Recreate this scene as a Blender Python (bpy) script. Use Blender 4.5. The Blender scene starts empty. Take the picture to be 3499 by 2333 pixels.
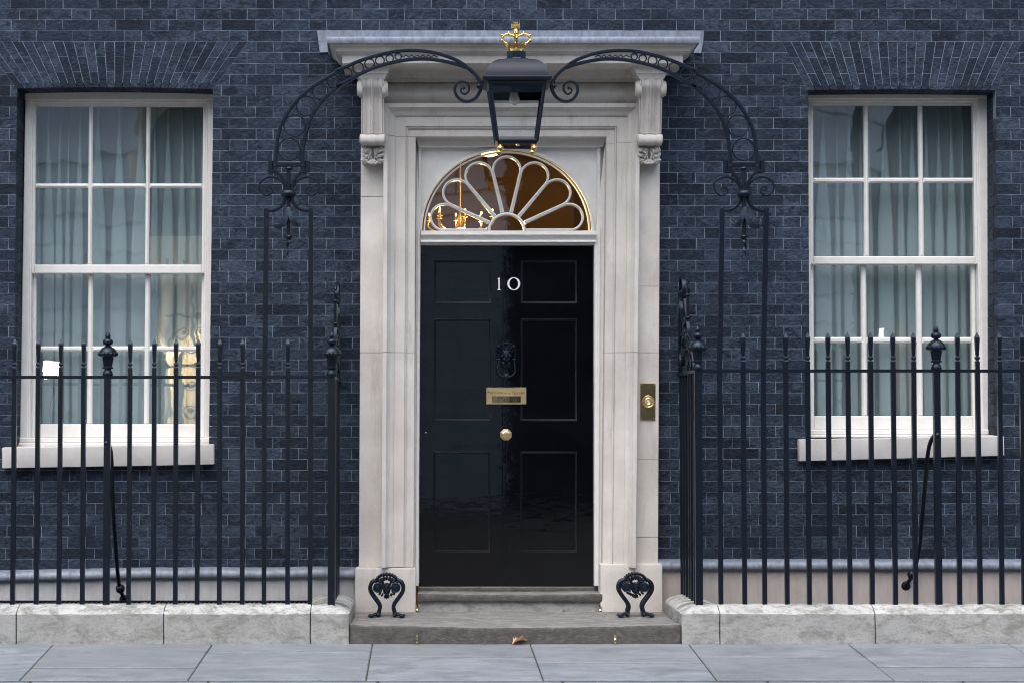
import bpy, bmesh, math, random
from math import pi, sin, cos, radians, sqrt
from mathutils import Vector, Matrix, noise
random.seed(10)
SC = bpy.context.scene
COL = SC.collection

# ------------------------------------------------------------------ camera
CAM_Y, CAM_Z, FOC = -13.0, 1.277, 7000.0      # metres, metres, focal length in photo pixels (3499 wide)
PPX, PPY = 1465.0, 1166.5                     # where the optical axis meets the photograph
PITCH = math.atan((1450.0 - PPY) / FOC)
cd = bpy.data.cameras.new("camera")
cd.sensor_width = 36.0
cd.lens = FOC / 3499.0 * 36.0
cd.shift_x = (1749.5 - PPX) / 3499.0
cd.shift_y = 0.0
cd.clip_start, cd.clip_end = 0.1, 3000.0
cam = bpy.data.objects.new("camera", cd)
cam.location = (0, CAM_Y, CAM_Z)
cam.rotation_euler = (pi / 2 + PITCH, 0, 0)
COL.objects.link(cam)
SC.camera = cam

# ------------------------------------------------------------------ sky, sun, exposure
SUN_EL, SUN_AZ = radians(65), radians(200)    # soft high light from the street side
w = bpy.data.worlds.new("World"); SC.world = w; w.use_nodes = True
nt = w.node_tree; nt.nodes.clear()
sky = nt.nodes.new("ShaderNodeTexSky"); sky.sky_type = 'NISHITA'; sky.sun_disc = False
sky.sun_elevation = SUN_EL; sky.sun_rotation = SUN_AZ
sky.air_density = 1.0; sky.dust_density = 3.0; sky.ozone_density = 1.0
bg = nt.nodes.new("ShaderNodeBackground"); bg.inputs[1].default_value = 0.15
wo = nt.nodes.new("ShaderNodeOutputWorld")
nt.links.new(sky.outputs[0], bg.inputs[0]); nt.links.new(bg.outputs[0], wo.inputs[0])
sd = bpy.data.lights.new("sun", 'SUN'); sd.energy = 1.4; sd.angle = radians(85); sd.color = (1.0, 0.97, 0.93)
so = bpy.data.objects.new("sun", sd); COL.objects.link(so)
d = Vector((sin(SUN_AZ) * cos(SUN_EL), cos(SUN_AZ) * cos(SUN_EL), sin(SUN_EL)))
so.rotation_euler = d.to_track_quat('Z', 'Y').to_euler()
so.location = d * 30
SC.view_settings.view_transform = 'Standard'; SC.view_settings.look = 'None'
SC.view_settings.gamma = 1.0; SC.view_settings.use_curve_mapping = False
SC.view_settings.exposure = 1.1
SC.cycles.filter_width = 1.1
SC.cycles.use_denoising = True; SC.cycles.denoising_input_passes = 'RGB_ALBEDO_NORMAL'; SC.cycles.denoising_prefilter = 'ACCURATE'

# ------------------------------------------------------------------ survey helpers: photo pixel + depth -> metres
_ct, _st = cos(PITCH), sin(PITCH)
def W(p, y):
    u, v = (p[0] - PPX) / FOC, (PPY - p[1]) / FOC
    f = _ct - v * _st
    k = (y - CAM_Y) / f
    return Vector((u * k, y, CAM_Z + (_st + v * _ct) * k))
def rg(ox, oy, s=1.96):
    return lambda x, y: (ox + x / s, oy + y / s)
A, B, C = rg(0, 0), rg(0, 800), rg(0, 1533)
D, E, F = rg(1150, 0), rg(1150, 750), rg(1150, 1533)
G, H, I = rg(2299, 0), rg(2299, 800), rg(2299, 1533)
K1, K2, K3, K4 = rg(2240, 880, 3.484), rg(2240, 1900, 5.227), rg(1030, 1900, 5.227), rg(1030, 900, 3.484)
LN, KN, BS = rg(1560, 60, 3.135), rg(1640, 1150, 7.84), rg(1240, 1930, 7.84)
CO, CR, CR2, SU, LP = rg(1200, 240, 4.356), rg(1060, 80, 5.2275), rg(2080, 80, 5.2275), rg(860, 520, 4.128), rg(1640, 1300, 13.067)

# ------------------------------------------------------------------ materials
def ramp(nt, fac, stops):
    r = nt.nodes.new("ShaderNodeValToRGB")
    el = r.color_ramp.elements
    while len(el) < len(stops): el.new(0.5)
    for e, (p, c) in zip(el, stops):
        e.position = p; e.color = (c[0], c[1], c[2], 1)
    nt.links.new(fac, r.inputs[0]); return r.outputs[0]
def noisen(nt, vec, scale, detail=5, rough=0.6, dist=0.0):
    n = nt.nodes.new("ShaderNodeTexNoise"); n.inputs["Scale"].default_value = scale
    n.inputs["Detail"].default_value = detail; n.inputs["Roughness"].default_value = rough
    n.inputs["Distortion"].default_value = dist
    nt.links.new(vec, n.inputs["Vector"]); return n.outputs["Fac"]
def mixc(nt, fac, a, b, mode='MIX'):
    m = nt.nodes.new("ShaderNodeMix"); m.data_type = 'RGBA'; m.blend_type = mode
    for sock, v in ((m.inputs[0], fac), (m.inputs[6], a), (m.inputs[7], b)):
        if hasattr(v, "links"): nt.links.new(v, sock)
        elif isinstance(v, (int, float)): sock.default_value = v
        else: sock.default_value = (v[0], v[1], v[2], 1)
    return m.outputs[2]
def mth(nt, op, a, b=0.0, clamp=False):
    m = nt.nodes.new("ShaderNodeMath"); m.operation = op; m.use_clamp = clamp
    for sock, v in ((m.inputs[0], a), (m.inputs[1], b)):
        if hasattr(v, "links"): nt.links.new(v, sock)
        else: sock.default_value = v
    return m.outputs[0]
def mapped(nt, vec, sc):
    m = nt.nodes.new("ShaderNodeMapping"); m.inputs["Scale"].default_value = sc
    nt.links.new(vec, m.inputs["Vector"]); return m.outputs[0]
def base(name, rough=0.6, spec=0.5, metal=0.0):
    m = bpy.data.materials.new(name); m.use_nodes = True
    nt = m.node_tree; b = nt.nodes["Principled BSDF"]
    b.inputs["Roughness"].default_value = rough
    b.inputs["Specular IOR Level"].default_value = spec
    b.inputs["Metallic"].default_value = metal
    g = nt.nodes.new("ShaderNodeNewGeometry")
    return m, nt, b, g.outputs["Position"]
def bump(nt, b, h, strength, dist):
    bp = nt.nodes.new("ShaderNodeBump"); bp.inputs["Strength"].default_value = strength
    bp.inputs["Distance"].default_value = dist
    nt.links.new(h, bp.inputs["Height"]); nt.links.new(bp.outputs[0], b.inputs["Normal"])
def setc(nt, b, c):
    if hasattr(c, "links"): nt.links.new(c, b.inputs["Base Color"])
    else: b.inputs["Base Color"].default_value = (c[0], c[1], c[2], 1)

M = {}
def mk_brick():
    m, nt, b, P = base("black_brick", 0.72, 0.22)
    at = nt.nodes.new("ShaderNodeAttribute"); at.attribute_name = "tone"
    oi = nt.nodes.new("ShaderNodeObjectInfo")
    t = mth(nt, 'FRACT', mth(nt, 'ADD', at.outputs["Fac"], mth(nt, 'MULTIPLY', oi.outputs["Random"], 3.7)))
    t2 = mth(nt, 'FRACT', mth(nt, 'MULTIPLY', t, 7.31))
    c = ramp(nt, t, [(0.0, (.0080, .0140, .0250)), (0.25, (.0125, .0210, .0370)), (0.65, (.0185, .0300, .0500)), (0.9, (.0280, .0420, .0660)), (1.0, (.0370, .0520, .0780))])
    dn = noisen(nt, mapped(nt, P, (1, 1, 1.6)), 13, 7, 0.72, .9)
    dn = mth(nt, 'ADD', dn, mth(nt, 'MULTIPLY', mth(nt, 'SUBTRACT', t2, .5), .22))
    dusty = ramp(nt, dn, [(0.47, (0, 0, 0)), (0.60, (1, 1, 1))])
    c = mixc(nt, mth(nt, 'MULTIPLY', dusty, 0.75), c, (.050, .071, .106))
    crk = ramp(nt, noisen(nt, mapped(nt, P, (1, 1, 2.2)), 34, 6, .75, 1.2), [(0.36, (1, 1, 1)), (0.47, (0, 0, 0))])
    c = mixc(nt, mth(nt, 'MULTIPLY', crk, .6), c, (.0050, .0075, .0120))
    big = noisen(nt, P, 1.3, 4, 0.6)
    c = mixc(nt, ramp(nt, big, [(0.35, (.0, .0, .0)), (0.7, (.35, .35, .35))]), c, (.020, .032, .056))
    pat = ramp(nt, noisen(nt, mapped(nt, P, (1, 1, 1.3)), 3.6, 6, .7, .6), [(0.38, (.78, .78, .79)), (0.52, (1.1, 1.1, 1.08)), (0.68, (1.65, 1.6, 1.5))])
    c = mixc(nt, 1.0, c, pat, 'MULTIPLY')
    setc(nt, b, c)
    fine = noisen(nt, mapped(nt, P, (1, 1, 1.9)), 36, 7, 0.72, 0.6)
    h = mth(nt, 'SUBTRACT', mth(nt, 'MULTIPLY', fine, 1.3), mth(nt, 'MULTIPLY', crk, 0.5))
    bump(nt, b, h, 1.0, 0.012)
    return m
def mk_mortar():
    m, nt, b, P = base("white_pointing", 0.9, 0.2)
    setc(nt, b, ramp(nt, noisen(nt, P, 12, 4), [(0.3, (.075, .105, .145)), (0.7, (.27, .33, .40))]))
    return m
def mk_stone(name, lo, hi, dirt=0.35, sc=3.0):
    m, nt, b, P = base(name, 0.85, 0.25)
    n1 = noisen(nt, P, sc, 6, .6); n2 = noisen(nt, mapped(nt, P, (2.2, 2.2, .35)), 6, 5, .65)
    n3 = noisen(nt, P, 90, 3, .6)
    c = ramp(nt, n1, [(0.3, lo), (0.7, hi)])
    st = ramp(nt, n2, [(0.55, (0, 0, 0)), (0.8, (1, 1, 1))])
    c = mixc(nt, mth(nt, 'MULTIPLY', st, dirt), c, (.20, .17, .14))
    sp = ramp(nt, n3, [(0.28, (1, 1, 1)), (0.38, (0, 0, 0))])
    c = mixc(nt, mth(nt, 'MULTIPLY', sp, 0.22), c, (.16, .14, .12))
    setc(nt, b, c)
    bump(nt, b, mth(nt, 'ADD', n3, noisen(nt, P, 25, 4)), 0.25, 0.004)
    return m
def mk_kerb():
    m, nt, b, P = base("weathered_kerb_stone", 0.9, 0.2)
    n1 = noisen(nt, P, 4, 6, .65); n3 = noisen(nt, mapped(nt, P, (1, 1, 1.6)), 32, 7, .78)
    c = ramp(nt, n1, [(0.3, (.36, .37, .36)), (0.7, (.52, .52, .50))])
    mo = ramp(nt, noisen(nt, mapped(nt, P, (1.3, 1.3, 2.2)), 5.5, 8, .78, .5), [(0.46, (0, 0, 0)), (0.60, (1, 1, 1))])
    c = mixc(nt, mth(nt, 'MULTIPLY', mo, 0.72), c, (.12, .13, .095))
    pt = ramp(nt, n3, [(0.36, (1, 1, 1)), (0.48, (0, 0, 0))])
    c = mixc(nt, mth(nt, 'MULTIPLY', pt, 0.5), c, (.085, .08, .062))
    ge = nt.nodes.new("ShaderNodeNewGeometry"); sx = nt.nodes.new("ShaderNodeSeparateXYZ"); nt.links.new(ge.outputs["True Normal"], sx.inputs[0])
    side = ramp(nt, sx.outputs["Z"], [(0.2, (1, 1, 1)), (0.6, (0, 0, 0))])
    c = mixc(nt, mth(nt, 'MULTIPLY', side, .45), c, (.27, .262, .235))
    setc(nt, b, c)
    bump(nt, b, mth(nt, 'ADD', n3, mth(nt, 'MULTIPLY', n1, .5)), 0.7, 0.008)
    return m
def mk_step():
    m, nt, b, P = base("worn_york_stone", 0.8, 0.3)
    lay = noisen(nt, mapped(nt, P, (1.0, 1.8, 2.4)), 9, 8, .74, .9)
    fine = noisen(nt, mapped(nt, P, (1, 2.5, 3)), 40, 5, .7)
    c = ramp(nt, lay, [(0.25, (.10, .098, .092)), (0.5, (.19, .187, .178)), (0.72, (.36, .36, .35))])
    c = mixc(nt, mth(nt, 'MULTIPLY', ramp(nt, noisen(nt, P, 6, 5), [(0.5, (0, 0, 0)), (0.7, (1, 1, 1))]), .4), c, (.13, .14, .10))
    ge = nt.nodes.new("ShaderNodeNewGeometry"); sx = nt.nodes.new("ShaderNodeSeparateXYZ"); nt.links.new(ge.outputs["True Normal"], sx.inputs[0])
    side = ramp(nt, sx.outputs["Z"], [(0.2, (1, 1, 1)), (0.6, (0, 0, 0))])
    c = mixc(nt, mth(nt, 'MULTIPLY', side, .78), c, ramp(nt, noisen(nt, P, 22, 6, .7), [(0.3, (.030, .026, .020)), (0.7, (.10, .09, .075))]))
    setc(nt, b, c)
    bump(nt, b, mth(nt, 'ADD', lay, mth(nt, 'MULTIPLY', fine, .4)), 0.8, 0.012)
    return m
def mk_paving():
    m, nt, b, P = base("york_paving", 0.62, 0.4)
    oi = nt.nodes.new("ShaderNodeObjectInfo")
    n1 = noisen(nt, mapped(nt, P, (1, 2.4, 1)), 3.4, 8, .7, .7); n2 = noisen(nt, mapped(nt, P, (1, 3.5, 1)), 14, 5, .7)
    c = ramp(nt, n1, [(0.28, (.115, .136, .158)), (0.5, (.195, .22, .243)), (0.72, (.285, .308, .328))])
    c = mixc(nt, mth(nt, 'MULTIPLY', ramp(nt, n2, [(0.55, (0, 0, 0)), (0.75, (1, 1, 1))]), .35), c, (.125, .13, .165))
    c = mixc(nt, mth(nt, 'MULTIPLY', oi.outputs["Random"], .7), c, (.165, .172, .178))
    stn = ramp(nt, noisen(nt, mapped(nt, P, (1, 1.5, 1)), 2.1, 7, .75, 1.0), [(0.50, (0, 0, 0)), (0.66, (1, 1, 1))])
    c = mixc(nt, mth(nt, 'MULTIPLY', stn, .55), c, (.105, .115, .125))
    gum = ramp(nt, noisen(nt, P, 9, 2, .4), [(0.68, (0, 0, 0)), (0.71, (1, 1, 1))])
    c = mixc(nt, mth(nt, 'MULTIPLY', gum, .4), c, (.11, .12, .125))
    c = mixc(nt, mth(nt, 'MULTIPLY', ramp(nt, noisen(nt, P, 60, 4, .7), [(0.30, (1, 1, 1)), (0.40, (0, 0, 0))]), .35), c, (.10, .105, .11))
    setc(nt, b, c)
    bump(nt, b, mth(nt, 'ADD', n1, mth(nt, 'MULTIPLY', n2, .5)), 0.45, 0.010)
    return m
def mk_iron():
    m, nt, b, P = base("black_painted_iron", 0.30, 0.40)
    n = noisen(nt, P, 60, 4, .6)
    c = ramp(nt, noisen(nt, P, 35, 6, .75), [(0.2, (.03, .02, .014)), (0.30, (.0045, .0065, .0115)), (1.0, (.008, .0115, .020))])
    setc(nt, b, c); bump(nt, b, n, 0.35, 0.004)
    b.inputs["Specular Tint"].default_value = (.62, .80, 1.0, 1)
    return m
def mk_simple(name, col, rough, spec=.5, metal=0., bs=0., sc=30, var=0.0):
    m, nt, b, P = base(name, rough, spec, metal)
    n = noisen(nt, P, sc, 4, .6)
    lo = [x * (1 - var) for x in col]; hi = [min(1, x * (1 + var)) for x in col]
    setc(nt, b, ramp(nt, n, [(0.3, lo), (0.7, hi)]))
    if bs: bump(nt, b, n, bs, 0.003)
    return m
def mk_door():
    m, nt, b, P = base("black_gloss_paint", 0.04, 0.75)
    setc(nt, b, ramp(nt, noisen(nt, P, 4, 3), [(0.3, (.0015, .0018, .0028)), (0.7, (.003, .0035, .005))]))
    n = noisen(nt, mapped(nt, P, (1.0, 1, 2.6)), 7, 3, .5, .3)
    bump(nt, b, n, 0.07, 0.006)
    return m
def mk_glass(nm, ior, tint):
    m = bpy.data.materials.new(nm); m.use_nodes = True; nt = m.node_tree; nt.nodes.clear()
    o = nt.nodes.new("ShaderNodeOutputMaterial"); mx = nt.nodes.new("ShaderNodeMixShader")
    t = nt.nodes.new("ShaderNodeBsdfTransparent"); t.inputs[0].default_value = tint
    g = nt.nodes.new("ShaderNodeBsdfGlossy"); g.inputs["Roughness"].default_value = 0.012
    lw = nt.nodes.new("ShaderNodeLayerWeight"); lw.inputs[0].default_value = .5        # Schlick reflectance, the same from both sides
    f0 = ((ior - 1) / (ior + 1)) ** 2
    fac = mth(nt, 'ADD', mth(nt, 'MULTIPLY', mth(nt, 'POWER', lw.outputs["Facing"], 5.0), 1 - f0), f0)
    ge = nt.nodes.new("ShaderNodeNewGeometry")
    n = noisen(nt, ge.outputs["Position"], 3.2, 2, .5)
    bp = nt.nodes.new("ShaderNodeBump"); bp.inputs["Strength"].default_value = 0.03; bp.inputs["Distance"].default_value = 0.02
    nt.links.new(n, bp.inputs["Height"]); nt.links.new(bp.outputs[0], g.inputs["Normal"])
    nt.links.new(fac, mx.inputs[0]); nt.links.new(t.outputs[0], mx.inputs[1]); nt.links.new(g.outputs[0], mx.inputs[2])
    nt.links.new(mx.outputs[0], o.inputs[0]); return m
def mk_net(name, col, alpha):
    m = bpy.data.materials.new(name); m.use_nodes = True; nt = m.node_tree; nt.nodes.clear()
    o = nt.nodes.new("ShaderNodeOutputMaterial"); mx = nt.nodes.new("ShaderNodeMixShader"); ms = nt.nodes.new("ShaderNodeMixShader")
    t = nt.nodes.new("ShaderNodeBsdfTransparent"); dd = nt.nodes.new("ShaderNodeBsdfDiffuse"); tr = nt.nodes.new("ShaderNodeBsdfTranslucent")
    dd.inputs[0].default_value = (*col, 1); tr.inputs[0].default_value = (*col, 1)
    ms.inputs[0].default_value = .3; mx.inputs[0].default_value = alpha
    nt.links.new(dd.outputs[0], ms.inputs[1]); nt.links.new(tr.outputs[0], ms.inputs[2])
    nt.links.new(t.outputs[0], mx.inputs[1]); nt.links.new(ms.outputs[0], mx.inputs[2]); nt.links.new(mx.outputs[0], o.inputs[0])
    return m
def mk_emit(name, col, s):
    m, nt, b, P = base(name, 0.5)
    setc(nt, b, col); b.inputs["Emission Color"].default_value = (*col, 1); b.inputs["Emission Strength"].default_value = s
    return m
def mk_lead():
    m, nt, b, P = base("lead_sheet", 0.55, 0.4, 0.25)
    n = noisen(nt, mapped(nt, P, (4, 4, 1.2)), 8, 6, .7)
    setc(nt, b, ramp(nt, n, [(0.3, (.11, .13, .165)), (0.7, (.26, .295, .35))]))
    bump(nt, b, noisen(nt, P, 14, 4), .3, .006); return m
def mk_rendered(name, lo, hi):
    m, nt, b, P = base(name, 0.9, 0.2)
    st = noisen(nt, mapped(nt, P, (3, 3, .5)), 6, 6, .7)
    c = ramp(nt, st, [(0.3, lo), (0.7, hi)])
    c = mixc(nt, mth(nt, 'MULTIPLY', ramp(nt, noisen(nt, P, 3.5, 6, .7), [(0.58, (0, 0, 0)), (0.72, (1, 1, 1))]), .3), c, (.2, .18, .15))
    setc(nt, b, c); bump(nt, b, noisen(nt, P, 30, 5), .25, .004); return m
def mk_brass(name, col, r):
    m, nt, b, P = base(name, r, .5, 1.0)
    setc(nt, b, ramp(nt, noisen(nt, P, 25, 4), [(0.3, [c * .8 for c in col]), (0.7, col)]))
    bump(nt, b, noisen(nt, P, 18, 3), .06, .004); return m

M['brick'] = mk_brick(); M['mortar'] = mk_mortar()
M['stone'] = mk_stone("portland_stone", (.50, .47, .425), (.67, .64, .59), .5)
M['sill'] = mk_stone("sill_stone", (.42, .41, .39), (.55, .54, .52), .25)
M['oppstone'] = mk_stone("pale_stone", (.58, .58, .57), (.68, .67, .65), .1, 1.0)
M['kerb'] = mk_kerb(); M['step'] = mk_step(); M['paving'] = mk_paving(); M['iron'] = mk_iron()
M['white'] = mk_simple("white_gloss_paint", (.72, .71, .67), .35, .5, 0, .06, 14, .05)
M['door'] = mk_door(); M['glass'] = mk_glass('window_glass', 2.9, (.93, .97, .97, 1)); M['clear'] = mk_glass('lantern_glass', 1.5, (.97, .98, .98, 1)); M['lead'] = mk_lead()
M['net'] = mk_net("sheer_net", (.76, .88, .90), .40)
M['drape'] = mk_net("grey_green_drape", (.22, .30, .31), .95)
M['orange'] = mk_net("orange_fabric", (.62, .20, .06), .95)
M['gold'] = mk_brass("gold_leaf", (.95, .66, .22), .22)
M['brass'] = mk_brass("polished_brass", (.90, .72, .40), .33)
M['plinth_grey'] = mk_rendered("pale_grey_render", (.42, .42, .41), (.58, .57, .55))
M['plinth_pink'] = mk_rendered("pinkish_render", (.40, .35, .32), (.50, .45, .41))
M['room'] = mk_simple("room_paint", (.25, .27, .27), .9, .2)
M['hall'] = mk_simple("warm_hall_paint", (.15, .085, .024), .8, .2, 0, 0, 2, .3)
M['warm'] = mk_emit("warm_bulb", (1.0, .55, .14), 4)
M['bulb'] = mk_simple("frosted_bulb", (.72, .74, .74), .3)
M['paint10'] = mk_simple("white_enamel", (.82, .83, .84), .3)
M['joint'] = mk_simple("joint_mortar", (.055, .058, .05), .95, .2, 0, .4, 40, .4)
M['asphalt'] = mk_simple("asphalt", (.05, .05, .052), .9, .3, 0, .5, 120, .35)
M['leaf'] = mk_simple("dry_leaf", (.58, .34, .20), .7, .3, 0, .4, 30, .35)
M['yleaf'] = mk_simple("yellow_leaf", (.62, .44, .10), .7, .3, 0, .2, 30, .2)
M['moss'] = mk_simple("sun_ray_paint", (.12, .16, .14), .6)
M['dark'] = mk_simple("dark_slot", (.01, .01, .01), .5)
M['chair'] = mk_simple("teal_upholstery", (.10, .20, .22), .9, .2)
M['roof_sky_tint'] = mk_simple('sky_tinted_black_paint', (.014, .019, .031), .5, .3, 0, .15, 20, .15)  # lantern black with the sky light on the roof mixed into its colour
M['door_moulding'] = mk_simple('black_moulding_paint', (.003, .0035, .005), .28, .3)
M['aged_brass'] = mk_brass('aged_brass', (.72, .55, .28), .20)
M['mirror_brass'] = mk_brass('mirror_brass', (.80, .62, .34), .07)
M['cream'] = mk_simple('cream_wall', (.75, .66, .48), .9, .2)
M['led'] = mk_emit('led_panel', (1.0, .97, .92), 7)
M['engrave'] = mk_simple("engraved_fill", (.05, .04, .02), .5)

# ------------------------------------------------------------------ mesh helpers
def inset_poly(P, d):
    n = len(P); out = []
    cx = sum(p[0] for p in P) / n; cz = sum(p[1] for p in P) / n
    for i in range(n):
        p0, p1, p2 = Vector(P[i - 1]), Vector(P[i]), Vector(P[(i + 1) % n])
        e1 = (p1 - p0).normalized(); e2 = (p2 - p1).normalized()
        n1 = Vector((-e1.y, e1.x)); n2 = Vector((-e2.y, e2.x))
        c = Vector((cx, cz))
        if n1.dot(c - p1) < 0: n1 = -n1
        if n2.dot(c - p1) < 0: n2 = -n2
        b = n1 + n2
        k = d / max(0.3, 1 + n1.dot(n2))
        out.append((p1.x + b.x * k, p1.y + b.y * k))
    return out
class MB:
    def __init__(s): s.v = []; s.f = []; s.t = []; s.tone = 0.0
    def add(s, vs, fs):
        o = len(s.v); s.v += [Vector(v) for v in vs]; s.f += [[i + o for i in f] for f in fs]
        s.t += [s.tone] * len(fs)
        return s
    def box(s, x0, x1, y0, y1, z0, z1):
        return s.add([(x0, y0, z0), (x1, y0, z0), (x1, y1, z0), (x0, y1, z0), (x0, y0, z1), (x1, y0, z1), (x1, y1, z1), (x0, y1, z1)],
                     [(0, 1, 2, 3), (4, 5, 6, 7), (0, 1, 5, 4), (1, 2, 6, 5), (2, 3, 7, 6), (3, 0, 4, 7)])
    def poly(s, P, yf, yb, bev=0.0):
        """convex outline P of (x, z), front at yf, back at yb, chamfered front edge"""
        n = len(P)
        rings = []
        if bev: rings.append([(x, yf, z) for x, z in inset_poly(P, bev)]); rings.append([(x, yf + bev, z) for x, z in P])
        else: rings.append([(x, yf, z) for x, z in P])
        rings.append([(x, yb, z) for x, z in P])
        vs = [v for r in rings for v in r]; fs = [list(range(n)), [i + n * (len(rings) - 1) for i in range(n)]]
        for k in range(len(rings) - 1):
            for i in range(n):
                j = (i + 1) % n
                fs.append([k * n + i, k * n + j, (k + 1) * n + j, (k + 1) * n + i])
        return s.add(vs, fs)
    def prism(s, px, yf, yb, bev=0.0):
        P = [W(p, yf) for p in px]
        return s.poly([(p.x, p.z) for p in P], yf, yb, bev)
    def pbox(s, px0, py0, px1, py1, yf, yb, bev=0.0):
        return s.prism([(px0, py0), (px1, py0), (px1, py1), (px0, py1)], yf, yb, bev)
    def rings(s, R, closed_ends=True, loop=True):
        n = len(R[0]); vs = [v for r in R for v in r]; fs = []
        for k in range(len(R) - 1):
            for i in range(n if loop else n - 1):
                j = (i + 1) % n
                fs.append([k * n + i, k * n + j, (k + 1) * n + j, (k + 1) * n + i])
        if closed_ends:
            fs.append(list(range(n))); fs.append([i + n * (len(R) - 1) for i in range(n)])
        return s.add(vs, fs)
    def tube(s, path, r, n=8, ell=1.0):
        P = [Vector(p) for p in path]; m = len(P); R = []
        up = None
        for i in range(m):
            t = (P[min(i + 1, m - 1)] - P[max(i - 1, 0)]).normalized()
            if up is None:
                up = Vector((0, 1, 0)) if abs(t.y) < .9 else Vector((1, 0, 0))
            a = (up - t * up.dot(t)).normalized(); up = a; b = t.cross(a)
            ri = r[i] if isinstance(r, (list, tuple)) else r
            R.append([P[i] + a * (cos(2 * pi * k / n) * ri * ell) + b * (sin(2 * pi * k / n) * ri) for k in range(n)])
        return s.rings(R)
    def ribbon(s, path, wd, dp, N=Vector((0, 1, 0)), closed=False):
        P = [Vector(p) for p in path]; m = len(P); R = []
        for i in range(m):
            if closed: t = P[(i + 1) % m] - P[i - 1]
            else: t = P[min(i + 1, m - 1)] - P[max(i - 1, 0)]
            t.normalize(); b = t.cross(N).normalized()
            wi = wd[i] if isinstance(wd, (list, tuple)) else wd
            h = wi / 2; q = dp / 2; c = min(h, q) * .45
            R.append([P[i] + b * x + N * y for x, y in ((-h, -q + c), (-h + c, -q), (h - c, -q), (h, -q + c), (h, q - c), (h - c, q), (-h + c, q), (-h, q - c))])
        if closed: R.append(R[0]); return s.rings(R, False)
        return s.rings(R)
    def lathe(s, c, prof, n=16, rot=0.0, sq=False, axis='z'):
        c = Vector(c); R = []
        for r, h in prof:
            r = max(r, 1e-4)
            ring = []
            for k in range(n):
                a = 2 * pi * k / n + rot
                if axis == 'z': ring.append(c + Vector((cos(a) * r, sin(a) * r, h)))
                elif axis == 'y': ring.append(c + Vector((cos(a) * r, h, sin(a) * r)))
                else: ring.append(c + Vector((h, cos(a) * r, sin(a) * r)))
            R.append(ring)
        return s.rings(R)
    def ball(s, c, rx, ry=None, rz=None, n=10, m=6, rot=None):
        ry = rx if ry is None else ry; rz = rx if rz is None else rz
        c = Vector(c); R = []
        for j in range(m + 1):
            ph = -pi / 2 + pi * j / m
            cr = max(cos(ph), 1e-3)
            ring = []
            for k in range(n):
                v = Vector((cos(2 * pi * k / n) * cr * rx, sin(2 * pi * k / n) * cr * ry, sin(ph) * rz))
                if rot is not None: v = rot @ v
                ring.append(c + v)
            R.append(ring)
        return s.rings(R)
    def usweep(s, prof, x0, x1, y0, yb):
        """moulding of (offset, z) run round three sides of a block x0..x1 standing on wall plane yb with its face at y0"""
        R = []
        for o, z in prof:
            R.append([(x0 - o, yb, z), (x0 - o, y0 - o, z), (x1 + o, y0 - o, z), (x1 + o, yb, z)])
        return s.rings(R, True, True)
    def build(s, name, mat, parent=None, smooth=None, tone=False):
        me = bpy.data.meshes.new(name)
        me.from_pydata([tuple(v) for v in s.v], [], s.f)
        if tone:
            a = me.attributes.new("tone", 'FLOAT', 'FACE'); a.data.foreach_set("value", s.t)
        bm = bmesh.new(); bm.from_mesh(me); bmesh.ops.recalc_face_normals(bm, faces=bm.faces); bm.to_mesh(me); bm.free()
        return link(name, me, mat, parent, smooth)
def link(name, me, mat, parent=None, smooth=None):
    if smooth:
        me.polygons.foreach_set("use_smooth", [True] * len(me.polygons)); me.set_sharp_from_angle(angle=radians(smooth))
    if mat: me.materials.append(M[mat])
    o = bpy.data.objects.new(name, me); COL.objects.link(o)
    if parent: setp(o, parent)
    return o
def world_loc(o):
    l = Vector(o.location); p = o.parent
    if p: l = l + o.matrix_parent_inverse.translation + world_loc(p)
    return l
def setp(o, p):
    o.parent = p; o.matrix_parent_inverse = Matrix.Translation(-world_loc(p))
def thing(name, loc, label, cat, group=None):
    o = bpy.data.objects.new(name, None); o.empty_display_size = .1; o.location = loc; COL.objects.link(o)
    return tag(o, label, cat, group)
def tag(o, label=None, cat=None, group=None, kind=None):
    if label: o["label"] = label
    if cat: o["category"] = cat
    if group: o["group"] = group
    if kind: o["kind"] = kind
    return o
def origin_to(o, loc):
    """move a mesh object's origin to loc without moving the mesh"""
    loc = Vector(loc); o.data.transform(Matrix.Translation(-loc)); o.location = Vector(o.location) + loc; return o
def spline(P, k=6):
    P = [Vector(p) for p in P]; out = []
    for i in range(len(P) - 1):
        p0, p1, p2, p3 = P[max(i - 1, 0)], P[i], P[i + 1], P[min(i + 2, len(P) - 1)]
        for j in range(k):
            t = j / k
            out.append(.5 * ((2 * p1) + (p2 - p0) * t + (2 * p0 - 5 * p1 + 4 * p2 - p3) * t * t + (3 * p1 - p0 - 3 * p2 + p3) * t ** 3))
    out.append(P[-1]); return out
def sp(reg, pts, y, k=6): return spline([W(reg(*p), y) for p in pts], k)
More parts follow.
